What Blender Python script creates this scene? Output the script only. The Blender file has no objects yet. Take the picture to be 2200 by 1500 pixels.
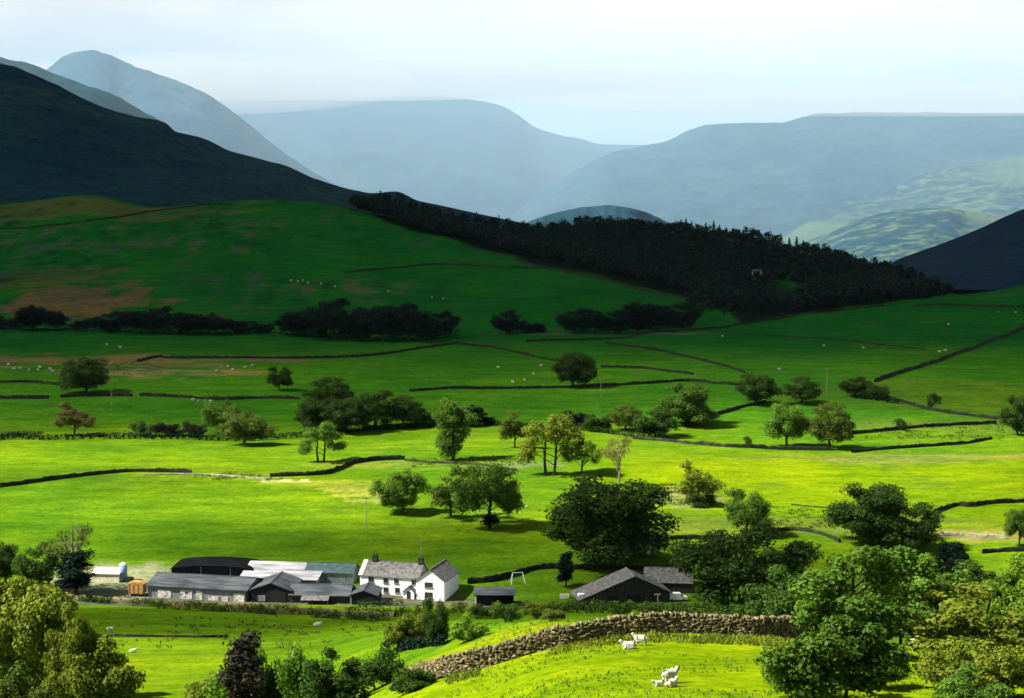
import bpy, math, random
import numpy as np
from mathutils import Vector, Matrix

# ------------------------------------------------------------------ camera, sky, sun, exposure
SC = bpy.context.scene
COL = SC.collection
S = 1.4                      # metres per layout unit
HC = 75.0 * S                # eye height above the valley floor
FPX = 1100.0 / math.tan(math.radians(15.0))
PITCH = math.atan((750 - 330) / FPX)
cam_d = bpy.data.cameras.new("camera")
cam = bpy.data.objects.new("camera", cam_d)
COL.objects.link(cam)
cam.location = (0, 0, HC)
cam.rotation_euler = (math.pi / 2 - PITCH, 0, 0)
cam_d.sensor_fit = 'HORIZONTAL'
cam_d.angle = math.radians(30)
cam_d.clip_start = 1.0
cam_d.clip_end = 90000
SC.camera = cam

SUN_EL = math.radians(47)
SUN_H = Vector((-0.985, -0.17, 0)).normalized()
SUN_V = Vector((SUN_H.x * math.cos(SUN_EL), SUN_H.y * math.cos(SUN_EL), math.sin(SUN_EL)))
sun_d = bpy.data.lights.new("sun", 'SUN')
sun_d.energy = 5.0
sun_d.angle = math.radians(0.5)
sun_d.color = (1.0, 0.95, 0.84)
sun = bpy.data.objects.new("sun", sun_d)
COL.objects.link(sun)
sun.rotation_euler = SUN_V.to_track_quat('Z', 'Y').to_euler()

SC.view_settings.view_transform = 'Standard'
SC.view_settings.look = 'None'
SC.view_settings.exposure = 1.68
SC.view_settings.gamma = 1.0
SC.render.engine = 'CYCLES'
SC.cycles.use_denoising = True
SC.cycles.max_bounces = 6
SC.cycles.diffuse_bounces = 3
SC.cycles.transparent_max_bounces = 12
SC.cycles.volume_bounces = 0

W = bpy.data.worlds.new("World")
SC.world = W
W.use_nodes = True
nt = W.node_tree
nt.nodes.clear()


def N(t, typ, **kw):
    n = t.nodes.new(typ)
    for k, v in kw.items():
        setattr(n, k, v)
    return n


def math_node(t, op, a, b=None, clamp=False):
    n = N(t, 'ShaderNodeMath', operation=op, use_clamp=clamp)
    for i, v in enumerate((a, b)):
        if v is None:
            continue
        if isinstance(v, (int, float)):
            n.inputs[i].default_value = v
        else:
            t.links.new(v, n.inputs[i])
    return n.outputs[0]


def mix_col(t, fac, a, b, blend='MIX'):
    n = N(t, 'ShaderNodeMix', data_type='RGBA', blend_type=blend)
    for sock, v in ((n.inputs[0], fac), (n.inputs[6], a), (n.inputs[7], b)):
        if isinstance(v, (int, float)):
            sock.default_value = v
        elif isinstance(v, tuple):
            sock.default_value = v if len(v) == 4 else (*v, 1)
        else:
            t.links.new(v, sock)
    return n.outputs[2]


def maprange(t, v, a, b, c, d, smooth=True):
    n = N(t, 'ShaderNodeMapRange')
    if smooth:
        n.interpolation_type = 'SMOOTHSTEP'
    t.links.new(v, n.inputs[0])
    for i, q in enumerate((a, b, c, d)):
        n.inputs[i + 1].default_value = q
    return n.outputs[0]


def world():
    t = nt
    sky = N(t, 'ShaderNodeTexSky')
    sky.sky_type = 'NISHITA'
    sky.sun_disc = False
    sky.sun_elevation = SUN_EL
    sky.sun_rotation = math.atan2(SUN_H.x, SUN_H.y)
    sky.air_density = 1.0
    sky.dust_density = 1.0
    bg = N(t, 'ShaderNodeBackground')
    bg.inputs[1].default_value = 0.06
    t.links.new(sky.outputs[0], bg.inputs[0])
    # broken cloud over that sky: bright and thin towards the far horizon, grey and thick overhead
    tc = N(t, 'ShaderNodeTexCoord')
    sep = N(t, 'ShaderNodeSeparateXYZ')
    t.links.new(tc.outputs['Generated'], sep.inputs[0])
    mp = N(t, 'ShaderNodeMapping')
    mp.inputs['Scale'].default_value = (1.0, 1.0, 2.6)
    t.links.new(tc.outputs['Generated'], mp.inputs[0])
    no = N(t, 'ShaderNodeTexNoise')
    no.inputs['Scale'].default_value = 5.0
    no.inputs['Detail'].default_value = 5
    no.inputs['Roughness'].default_value = 0.5
    t.links.new(mp.outputs[0], no.inputs['Vector'])
    # brightness: elevation and a sideways drift (brighter to the right), then wisps
    el = maprange(t, sep.outputs[2], 0.10, 0.6, 1.0, 0.22)
    side = maprange(t, sep.outputs[0], -0.28, 0.14, 0.88, 1.10)
    low = maprange(t, sep.outputs[2], 0.0, 0.075, 0.84, 1.0)
    wis = maprange(t, no.outputs[0], 0.35, 0.62, 0.90, 1.05)
    v = math_node(t, 'MULTIPLY', math_node(t, 'MULTIPLY', el, side), math_node(t, 'MULTIPLY', low, wis))
    cc = mix_col(t, maprange(t, v, 0.62, 1.0, 0, 1), (0.255, 0.262, 0.272), (0.365, 0.355, 0.345))
    bg2 = N(t, 'ShaderNodeBackground')
    t.links.new(cc, bg2.inputs[0])
    t.links.new(v, bg2.inputs[1])
    mx = N(t, 'ShaderNodeMixShader')
    cover = maprange(t, sep.outputs[2], 0.10, 0.5, 1.0, 0.55)
    t.links.new(cover, mx.inputs[0])
    t.links.new(bg.outputs[0], mx.inputs[1])
    t.links.new(bg2.outputs[0], mx.inputs[2])
    out = N(t, 'ShaderNodeOutputWorld')
    t.links.new(mx.outputs[0], out.inputs[0])


world()

# ------------------------------------------------------------------ helpers
rng = np.random.default_rng(7)


def pix(px, py):
    cx = (px - 1100) / FPX
    cy = (750 - py) / FPX
    dy = math.cos(PITCH) + cy * math.sin(PITCH)
    dz = -math.sin(PITCH) + cy * math.cos(PITCH)
    return cx / dy, dz / dy


def _hash(ix, iy, seed):
    h = (ix.astype(np.int64) * 374761393 + iy.astype(np.int64) * 668265263 + seed * 974711) & 0x7fffffff
    h = ((h ^ (h >> 13)) * 1274126177) & 0x7fffffff
    h = h ^ (h >> 16)
    return (h & 0xffff) / 65535.0


def vnoise(x, y, seed=0):
    x = np.asarray(x, float)
    y = np.asarray(y, float)
    ix = np.floor(x)
    iy = np.floor(y)
    fx = x - ix
    fy = y - iy
    fx = fx * fx * fx * (fx * (fx * 6 - 15) + 10)
    fy = fy * fy * fy * (fy * (fy * 6 - 15) + 10)
    a = _hash(ix, iy, seed)
    b = _hash(ix + 1, iy, seed)
    c = _hash(ix, iy + 1, seed)
    d = _hash(ix + 1, iy + 1, seed)
    return (a + (b - a) * fx) * (1 - fy) + (c + (d - c) * fx) * fy


def fbm(x, y, seed=0, octs=5, gain=0.5):
    r = 0.0
    amp = 1.0
    tot = 0.0
    for o in range(octs):
        r = r + amp * (vnoise(x * 2 ** o + 17.3 * o, y * 2 ** o - 9.1 * o, seed + o) - 0.5)
        tot += amp
        amp *= gain
    return r / tot * 2


def sstep(a, b, x):
    t = np.clip((x - a) / (b - a), 0, 1)
    return t * t * (3 - 2 * t)


def pchip(xk, yk, x):
    xk = np.asarray(xk, float)
    yk = np.asarray(yk, float)
    h = np.diff(xk)
    dl = np.diff(yk) / h
    m = np.zeros_like(yk)
    for i in range(1, len(xk) - 1):
        if dl[i - 1] * dl[i] > 0:
            w1 = 2 * h[i] + h[i - 1]
            w2 = h[i] + 2 * h[i - 1]
            m[i] = (w1 + w2) / (w1 / dl[i - 1] + w2 / dl[i])
    m[0] = dl[0]
    m[-1] = dl[-1]
    x = np.clip(x, xk[0], xk[-1])
    i = np.clip(np.searchsorted(xk, x) - 1, 0, len(xk) - 2)
    t = (x - xk[i]) / h[i]
    return ((2 * t ** 3 - 3 * t ** 2 + 1) * yk[i] + (t ** 3 - 2 * t ** 2 + t) * h[i] * m[i]
            + (-2 * t ** 3 + 3 * t ** 2) * yk[i + 1] + (t ** 3 - t ** 2) * h[i] * m[i + 1])


def mesh_np(name, v, f, mat=None, tint=None, smooth=False, col=None):
    """mesh from arrays; f is (n,4) or (n,3), or a list of such arrays"""
    me = bpy.data.meshes.new(name)
    v = np.ascontiguousarray(v, np.float32)
    fs = [np.asarray(q, np.int32) for q in (f if isinstance(f, list) else [f]) if len(q)]
    loops = np.concatenate([q.ravel() for q in fs])
    tot = np.concatenate([np.full(len(q), q.shape[1], np.int32) for q in fs])
    start = np.concatenate([[0], np.cumsum(tot)[:-1]]).astype(np.int32)
    me.vertices.add(len(v))
    me.vertices.foreach_set('co', v.ravel())
    me.loops.add(len(loops))
    me.loops.foreach_set('vertex_index', loops.astype(np.int32))
    me.polygons.add(len(tot))
    me.polygons.foreach_set('loop_start', start)
    me.polygons.foreach_set('loop_total', tot)
    if smooth:
        me.polygons.foreach_set('use_smooth', np.ones(len(tot), bool))
    if tint is not None:
        a = me.attributes.new('tint', 'FLOAT', 'FACE')
        a.data.foreach_set('value', np.asarray(tint, np.float32))
    if col is not None:
        a = me.attributes.new('Col', 'FLOAT_COLOR', 'POINT')
        c4 = np.ones((len(v), 4), np.float32)
        c4[:, :3] = col
        a.data.foreach_set('color', c4.ravel())
    me.update(calc_edges=True)
    if mat:
        me.materials.append(mat)
    return me


def link(name, me, parent=None, loc=None):
    o = bpy.data.objects.new(name, me)
    COL.objects.link(o)
    if parent is not None:
        o.parent = parent
    if loc is not None:
        o.location = loc
    return o


def empty(name, loc, rz=0.0):
    o = bpy.data.objects.new(name, None)
    COL.objects.link(o)
    o.location = loc
    o.rotation_euler = (0, 0, rz)
    o.empty_display_size = 0.5
    return o


def tag(o, label=None, cat=None, group=None, kind=None):
    if label:
        o['label'] = label
    if cat:
        o['category'] = cat
    if group:
        o['group'] = group
    if kind:
        o['kind'] = kind
    return o


class MB:
    """collects boxes, prisms and tubes into one mesh"""

    def __init__(self):
        self.v = []
        self.f = []
        self.n = 0

    def add(self, v, f):
        v = np.asarray(v, float)
        self.v.append(v)
        self.f += [[i + self.n for i in q] for q in f]
        self.n += len(v)

    def box(self, x0, x1, y0, y1, z0, z1):
        v = [(x, y, z) for z in (z0, z1) for y in (y0, y1) for x in (x0, x1)]
        self.add(v, [(0, 2, 3, 1), (4, 5, 7, 6), (0, 1, 5, 4), (2, 6, 7, 3), (0, 4, 6, 2), (1, 3, 7, 5)])

    def hexa(self, p):
        """eight corners: bottom loop (4, ccw) then top loop"""
        self.add(p, [(3, 2, 1, 0), (4, 5, 6, 7), (0, 1, 5, 4), (1, 2, 6, 5), (2, 3, 7, 6), (3, 0, 4, 7)])

    def prism(self, poly, axis, a, b):
        """polygon (list of 2-D points) extruded along axis 'x' or 'y' from a to b"""
        n = len(poly)
        f = [list(range(n))[::-1], list(range(n, 2 * n))]
        f += [(i, (i + 1) % n, n + (i + 1) % n, n + i) for i in range(n)]
        if axis == 'x':
            v = [(a, p, q) for p, q in poly] + [(b, p, q) for p, q in poly]
        elif axis == 'y':
            v = [(p, a, q) for p, q in poly] + [(p, b, q) for p, q in poly]
        else:
            v = [(p, q, a) for p, q in poly] + [(p, q, b) for p, q in poly]
        self.add(v, f)

    def tube(self, path, rad, sides=7, cap=True):
        v, f = tube_np(path, rad, sides)
        f = [tuple(q) for q in f]
        if cap:
            n = len(v)
            f += [tuple(range(sides))[::-1], tuple(range(n - sides, n))]
        self.add(v, f)

    def build(self, name, mat, parent=None, smooth=False):
        me = bpy.data.meshes.new(name)
        me.from_pydata(np.concatenate(self.v).tolist(), [], self.f)
        import bmesh
        bm = bmesh.new()
        bm.from_mesh(me)
        bmesh.ops.recalc_face_normals(bm, faces=bm.faces)
        bm.to_mesh(me)
        bm.free()
        if smooth:
            for p in me.polygons:
                p.use_smooth = True
        me.materials.append(mat)
        return link(name, me, parent)


def tube_np(path, rad, sides=7):
    path = np.asarray(path, float)
    rad = np.broadcast_to(np.asarray(rad, float), (len(path),))
    tan = np.gradient(path, axis=0)
    tan /= np.linalg.norm(tan, axis=1)[:, None] + 1e-9
    ref = np.array([0.31, 0.95, 0.05])
    a = np.cross(tan, ref)
    a /= np.linalg.norm(a, axis=1)[:, None] + 1e-9
    b = np.cross(tan, a)
    th = np.linspace(0, 2 * np.pi, sides, endpoint=False)
    ring = np.cos(th)[None, :, None] * a[:, None, :] + np.sin(th)[None, :, None] * b[:, None, :]
    v = (path[:, None, :] + ring * rad[:, None, None]).reshape(-1, 3)
    f = []
    for i in range(len(path) - 1):
        for j in range(sides):
            k = (j + 1) % sides
            f.append((i * sides + j, i * sides + k, (i + 1) * sides + k, (i + 1) * sides + j))
    return v, np.array(f)


# ------------------------------------------------------------------ materials
def new_mat(name):
    m = bpy.data.materials.new(name)
    m.use_nodes = True
    t = m.node_tree
    t.nodes.clear()
    out = N(t, 'ShaderNodeOutputMaterial')
    return m, t, out


def noise_tex(t, scale, detail=4, rough=0.55, coord='Object', stretch=None):
    tc = N(t, 'ShaderNodeTexCoord')
    n = N(t, 'ShaderNodeTexNoise')
    n.inputs['Scale'].default_value = scale
    n.inputs['Detail'].default_value = detail
    n.inputs['Roughness'].default_value = rough
    src = tc.outputs[coord]
    if stretch:
        mp = N(t, 'ShaderNodeMapping')
        mp.inputs['Scale'].default_value = stretch
        t.links.new(src, mp.inputs[0])
        src = mp.outputs[0]
    t.links.new(src, n.inputs['Vector'])
    return n.outputs[0]


def principled(t, out, col, rough=0.8, spec=0.2, bump=None, bump_d=0.1, bump_s=0.5, metal=0.0):
    p = N(t, 'ShaderNodeBsdfPrincipled')
    if isinstance(col, tuple):
        p.inputs['Base Color'].default_value = (*col, 1)
    else:
        t.links.new(col, p.inputs['Base Color'])
    p.inputs['Roughness'].default_value = rough
    p.inputs['Specular IOR Level'].default_value = spec
    p.inputs['Metallic'].default_value = metal
    if bump is not None:
        b = N(t, 'ShaderNodeBump')
        b.inputs['Strength'].default_value = bump_s
        b.inputs['Distance'].default_value = bump_d
        t.links.new(bump, b.inputs['Height'])
        t.links.new(b.outputs[0], p.inputs['Normal'])
    t.links.new(p.outputs[0], out.inputs[0])
    return p


def mat_simple(name, c1, c2, scale=2.0, rough=0.8, spec=0.2, bump_d=0.02, stretch=None, lo=0.35, hi=0.65, metal=0.0):
    m, t, out = new_mat(name)
    n1 = noise_tex(t, scale, 6, 0.65, stretch=stretch)
    c = mix_col(t, maprange(t, n1, lo, hi, 0, 1), c1, c2)
    principled(t, out, c, rough, spec, n1, bump_d, 0.6, metal)
    return m


def mat_leaf(name, c1, c2, trans=0.35, value_r=0.25):
    m, t, out = new_mat(name)
    at = N(t, 'ShaderNodeAttribute', attribute_name='tint')
    oi = N(t, 'ShaderNodeObjectInfo')
    n1 = noise_tex(t, 0.35, 3, 0.6)
    f = math_node(t, 'MULTIPLY', at.outputs['Fac'], 0.55)
    f = math_node(t, 'ADD', f, maprange(t, n1, 0.35, 0.68, 0, 0.5), True)
    c = mix_col(t, f, c1, c2)
    hs = N(t, 'ShaderNodeHueSaturation')
    t.links.new(c, hs.inputs['Color'])
    t.links.new(maprange(t, oi.outputs['Random'], 0, 1, 1 - value_r, 1 + value_r, False), hs.inputs['Value'])  # random brightness per object
    p = N(t, 'ShaderNodeBsdfPrincipled')
    t.links.new(hs.outputs[0], p.inputs['Base Color'])
    p.inputs['Roughness'].default_value = 0.55
    p.inputs['Specular IOR Level'].default_value = 0.06
    tr = N(t, 'ShaderNodeBsdfTranslucent')
    t.links.new(hs.outputs[0], tr.inputs[0])
    mx = N(t, 'ShaderNodeMixShader')
    mx.inputs[0].default_value = trans
    t.links.new(p.outputs[0], mx.inputs[1])
    t.links.new(tr.outputs[0], mx.inputs[2])
    t.links.new(mx.outputs[0], out.inputs[0])
    return m


LEAF = {
    'dark': mat_leaf('leaf_dark_green', (0.010, 0.027, 0.005), (0.056, 0.108, 0.011)),
    'mid': mat_leaf('leaf_mid_green', (0.024, 0.062, 0.008), (0.105, 0.195, 0.016)),
    'yellow': mat_leaf('leaf_yellow_green', (0.045, 0.075, 0.007), (0.195, 0.235, 0.018)),
    'lime': mat_leaf('leaf_lime', (0.050, 0.110, 0.008), (0.160, 0.270, 0.018)),
    'olive': mat_leaf('leaf_olive', (0.032, 0.056, 0.007), (0.112, 0.152, 0.015)),
    'bronze': mat_leaf('leaf_bronze', (0.070, 0.064, 0.016), (0.220, 0.182, 0.045)),
    'brown': mat_leaf('leaf_brown', (0.012, 0.012, 0.009), (0.036, 0.032, 0.018)),
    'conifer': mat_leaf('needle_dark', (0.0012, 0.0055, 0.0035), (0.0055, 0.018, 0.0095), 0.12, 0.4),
}
M_BARK = mat_simple('bark', (0.022, 0.018, 0.013), (0.075, 0.062, 0.045), 3.0, 0.9, 0.1, 0.03, (1, 1, 0.25))
M_PALEBARK = mat_simple('pale_bark', (0.10, 0.085, 0.06), (0.26, 0.22, 0.16), 2.5, 0.9, 0.1, 0.03, (1, 1, 0.3))


def mat_stone(name, c1, c2, c3, vs=2.2):
    m, t, out = new_mat(name)
    at = N(t, 'ShaderNodeAttribute', attribute_name='tint')
    tc = N(t, 'ShaderNodeTexCoord')
    vo = N(t, 'ShaderNodeTexVoronoi')
    vo.inputs['Scale'].default_value = vs
    t.links.new(tc.outputs['Object'], vo.inputs['Vector'])
    n1 = noise_tex(t, 3.5, 6, 0.7)
    n2 = noise_tex(t, 0.5, 3, 0.6)
    sepc = N(t, 'ShaderNodeSeparateColor')
    t.links.new(vo.outputs['Color'], sepc.inputs[0])
    f = math_node(t, 'ADD', math_node(t, 'MULTIPLY', sepc.outputs[0], 0.5), math_node(t, 'MULTIPLY', at.outputs['Fac'], 0.6), True)
    c = mix_col(t, f, c1, c2)
    c = mix_col(t, maprange(t, n1, 0.5, 0.66, 0, 0.85), c, c3)
    c = mix_col(t, maprange(t, n2, 0.5, 0.7, 0, 0.6), c, (0.05, 0.06, 0.015))
    principled(t, out, c, 0.92, 0.1, n1, 0.06, 0.7)
    return m


M_STONE = mat_stone('drystone', (0.016, 0.013, 0.008), (0.170, 0.135, 0.070), (0.30, 0.27, 0.13))
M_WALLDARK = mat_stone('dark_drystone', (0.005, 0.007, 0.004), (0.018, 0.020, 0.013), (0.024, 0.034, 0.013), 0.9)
M_RUBBLE = mat_stone('pale_rubble', (0.10, 0.10, 0.06), (0.34, 0.32, 0.24), (0.12, 0.15, 0.05), 1.2)


def mat_ground():
    m, t, out = new_mat('grassland')
    at = N(t, 'ShaderNodeAttribute', attribute_name='Col')
    n0 = noise_tex(t, 0.012, 4, 0.55, stretch=(1.0, 0.75, 1.0))
    n1 = noise_tex(t, 0.07, 5, 0.6, stretch=(0.55, 1.3, 1.0))
    n2 = noise_tex(t, 0.9, 6, 0.72)
    n3 = noise_tex(t, 5.0, 3, 0.7)
    # lusher and drier swathes, then tussocks
    c = mix_col(t, maprange(t, n0, 0.32, 0.68, 0, 1), (0.72, 0.88, 1.0), (1.28, 1.10, 0.9))
    c = mix_col(t, 1.0, at.outputs['Color'], c, 'MULTIPLY')
    d = mix_col(t, maprange(t, n1, 0.3, 0.7, 0, 1), (0.70, 0.78, 0.86), (1.22, 1.14, 1.05))
    c = mix_col(t, 1.0, c, d, 'MULTIPLY')
    e = mix_col(t, maprange(t, n2, 0.25, 0.75, 0, 1), (0.58, 0.68, 0.62), (1.36, 1.27, 1.3))
    c = mix_col(t, 1.0, c, e, 'MULTIPLY')
    n4 = noise_tex(t, 0.24, 5, 0.65, stretch=(0.8, 1.2, 1.0))
    g = mix_col(t, maprange(t, n4, 0.3, 0.7, 0, 1), (0.74, 0.82, 0.9), (1.24, 1.14, 1.3))
    c = mix_col(t, 1.0, c, g, 'MULTIPLY')
    h = math_node(t, 'ADD', n2, math_node(t, 'MULTIPLY', n3, 0.5))
    principled(t, out, c, 1.0, 0.0, h, 0.25, 0.55)
    return m


M_GROUND = mat_ground()


def mat_hill(name, base, alt, dark, sc=0.004, wood=None):
    m, t, out = new_mat(name)
    n0 = noise_tex(t, sc, 6, 0.62)
    n1 = noise_tex(t, sc * 6, 7, 0.68, stretch=(1, 1, 2.0))
    n2 = noise_tex(t, sc * 30, 4, 0.7)
    c = mix_col(t, maprange(t, n0, 0.36, 0.64, 0, 1), base, alt)
    c = mix_col(t, maprange(t, n1, 0.46, 0.68, 0, 0.85), c, dark)
    c = mix_col(t, 1.0, c, mix_col(t, maprange(t, n2, 0.3, 0.7, 0, 1), (0.6, 0.62, 0.62), (1.4, 1.38, 1.3)), 'MULTIPLY')
    if wood:
        at = N(t, 'ShaderNodeAttribute', attribute_name='Col')
        sp = N(t, 'ShaderNodeSeparateColor')
        t.links.new(at.outputs['Color'], sp.inputs[0])
        n3 = noise_tex(t, sc * 9, 5, 0.7)
        f = math_node(t, 'MULTIPLY', sp.outputs[0], maprange(t, n3, 0.40, 0.54, 0, 1))
        c = mix_col(t, f, c, wood)
    principled(t, out, c, 0.97, 0.03, n1, 12.0, 0.5)
    return m

# ------------------------------------------------------------------ the ground: one sheet from the knoll under the camera to the far valley
NEAR = {   # (distance, picture height of the ground line there) up to the farm, per bearing
    -500: [(120, 1700), (160, 1560), (200, 1460), (240, 1385), (270, 1345), (300, 1308)],
    300: [(120, 1700), (160, 1560), (200, 1460), (240, 1385), (270, 1345), (300, 1310)],
    600: [(100, 1640), (140, 1545), (180, 1470), (230, 1400), (270, 1352), (300, 1314)],
    900: [(85, 1600), (105, 1500), (115, 1468), (150, 1418), (180, 1375), (220, 1356), (300, 1314)],
    1050: [(85, 1560), (100, 1490), (113, 1428), (140, 1378), (165, 1345), (185, 1341), (220, 1350), (270, 1332), (300, 1312)],
    1200: [(80, 1545), (95, 1462), (112, 1392), (130, 1352), (145, 1335), (165, 1336), (200, 1352), (260, 1330), (300, 1310)],
    1400: [(80, 1520), (95, 1440), (113, 1362), (122, 1345), (150, 1368), (200, 1380), (260, 1340), (300, 1310)],
    1650: [(80, 1520), (95, 1446), (113, 1372), (122, 1356), (150, 1392), (200, 1388), (260, 1345), (300, 1310)],
    1900: [(80, 1525), (100, 1436), (120, 1388), (135, 1380), (160, 1396), (200, 1390), (260, 1345), (300, 1310)],
    2250: [(80, 1525), (100, 1440), (120, 1400), (150, 1396), (200, 1376), (260, 1338), (300, 1308)],
    2900: [(80, 1525), (100, 1440), (130, 1400), (200, 1376), (260, 1338), (300, 1308)],
}
MID = [(321, 1290), (345, 1205), (385, 1108), (430, 1030), (480, 965), (520, 925), (560, 882), (620, 822), (700, 770), (780, 726)]
FAR = {
    -900: [(900, 690), (1100, 570), (1300, 450), (1450, 425), (1600, 470)],
    0: [(850, 695), (1000, 612), (1200, 500), (1350, 440), (1450, 446), (1600, 490)],
    200: [(850, 695), (1000, 605), (1200, 490), (1350, 424), (1450, 432), (1600, 480)],
    340: [(850, 692), (1000, 603), (1200, 495), (1350, 447), (1450, 455), (1600, 490)],
    500: [(850, 690), (1000, 602), (1200, 490), (1350, 436), (1450, 440), (1600, 480)],
    700: [(850, 690), (1000, 605), (1200, 494), (1320, 442), (1450, 446), (1600, 480)],
    800: [(850, 690), (1000, 605), (1150, 522), (1270, 468), (1400, 466), (1600, 490)],
    950: [(850, 692), (950, 640), (1050, 575), (1180, 505), (1350, 494), (1500, 488), (1650, 505)],
    1100: [(850, 695), (950, 640), (1050, 575), (1110, 548), (1300, 530), (1500, 506), (1650, 520)],
    1300: [(850, 698), (950, 642), (1020, 606), (1060, 592), (1250, 558), (1500, 493), (1700, 510)],
    1470: [(850, 700), (950, 656), (1010, 636), (1150, 610), (1500, 506), (1700, 525)],
    1700: [(850, 697), (930, 676), (1000, 672), (1250, 615), (1500, 538), (1700, 556)],
    1900: [(850, 690), (950, 657), (1000, 652), (1250, 626), (1500, 584), (1700, 600)],
    2060: [(850, 685), (950, 650), (1030, 636), (1200, 648), (1500, 640), (1700, 650)],
    2200: [(850, 683), (950, 645), (1020, 622), (1200, 640), (1500, 640), (1700, 650)],
    2900: [(850, 655), (950, 605), (1020, 575), (1200, 590), (1500, 600), (1700, 620)],
}


def _uz(px, d, py):
    u, s = pix(px, py)
    return u, HC + s * d * S


COLS = sorted(set(NEAR) | set(FAR))
ULIM = 0.75
DS = np.concatenate([np.linspace(2, 70, 24)[:-1], np.linspace(70, 330, 200)[:-1], np.linspace(330, 900, 190)[:-1], np.linspace(900, 1750, 120)[:-1],
                     np.array([1750, 1850, 2000, 2300, 2700, 3500, 5000, 8000, 12000, 16000])])


def part_cols(tab, d_extra_lo=None):
    keys = sorted(tab)
    us, prof = [], []
    for k in keys:
        pts = tab[k]
        us.append(pix(k, 900)[0])
        prof.append([(d * S, _uz(k, d, py)[1]) for d, py in pts])
    return us, prof


def build_grid():
    d = DS * S
    nearu, nearp = part_cols(NEAR)
    faru, farp = part_cols(FAR)
    mid = [(q * S, _uz(1100, q, py)[1]) for q, py in MID]
    u = np.concatenate([np.linspace(-ULIM, -0.33, 60)[:-1], np.linspace(-0.33, 0.33, 430)[:-1], np.linspace(0.33, ULIM, 60)])
    head = [(2 * S, HC - 1.9), (20 * S, HC - 10.5), (50 * S, HC - 24)]
    zn = np.array([pchip([a for a, _ in head + p + mid[:2]], [b for _, b in head + p + mid[:2]], d) for p in nearp])
    zm = pchip([a for a, _ in mid], [b for _, b in mid], d)
    zf = np.array([pchip([a for a, _ in mid[-2:] + p + [(2050 * S, -60), (2700 * S, -200 * S), (16000 * S, -200 * S)]],
                         [b for _, b in mid[-2:] + p + [(2050 * S, -60), (2700 * S, -200 * S), (16000 * S, -200 * S)]], d) for p in farp])
    Z = np.zeros((len(u), len(d)))
    for j, dj in enumerate(d):
        if dj <= 321 * S:
            Z[:, j] = pchip(nearu, zn[:, j], u)
        elif dj <= 780 * S:
            Z[:, j] = zm[j]
        else:
            Z[:, j] = pchip(faru, zf[:, j], u)
    # soften the seams between the tables
    for _ in range(6):
        Z[:, 1:-1] = 0.25 * Z[:, :-2] + 0.5 * Z[:, 1:-1] + 0.25 * Z[:, 2:]
        Z[1:-1, :] = 0.25 * Z[:-2, :] + 0.5 * Z[1:-1, :] + 0.25 * Z[2:, :]
    U, D = np.meshgrid(u, d, indexing='ij')
    X = U * D
    far = sstep(900, 1400, D) * (1 - sstep(2400, 2600, D))
    Z += fbm(X / 60, D / 45, 3, 4) * (0.25 + 0.9 * sstep(350, 700, D)) + fbm(X / 14, D / 11, 9, 4) * (0.10 + 0.5 * far) + fbm(X / 150, D / 90, 21, 3) * 5.0 * far
    return u, d, X, D, Z


GU, GD, GX, GY, GZ = build_grid()


def ground_z(x, y):
    x = np.asarray(x, float)
    y = np.maximum(np.asarray(y, float), GD[0])
    u = x / y
    i = np.clip(np.searchsorted(GU, u) - 1, 0, len(GU) - 2)
    j = np.clip(np.searchsorted(GD, y) - 1, 0, len(GD) - 2)
    a = np.clip((u - GU[i]) / (GU[i + 1] - GU[i]), 0, 1)
    b = np.clip((y - GD[j]) / (GD[j + 1] - GD[j]), 0, 1)
    return (GZ[i, j] * (1 - a) + GZ[i + 1, j] * a) * (1 - b) + (GZ[i, j + 1] * (1 - a) + GZ[i + 1, j + 1] * a) * b


def at_d(px, d, py=900):
    """ground point on bearing px at layout distance d"""
    u = pix(px, py)[0]
    y = d * S
    return np.array([u * y, y, float(ground_z(u * y, y))])


def gp(px, py, dmin=70):
    """ground point seen at photo pixel (px, py)"""
    u, s = pix(px, py)
    ds = np.concatenate([np.linspace(dmin, 400, 900), np.linspace(401, 1700, 1200)]) * S
    zr = HC + s * ds
    zg = ground_z(u * ds, ds)
    k = np.nonzero(zr <= zg)[0]
    if len(k) == 0:
        k = [int(np.argmin(np.abs(zr - zg)))]
    y = ds[k[0]]
    return np.array([u * y, y, float(ground_z(u * y, y))])


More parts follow.
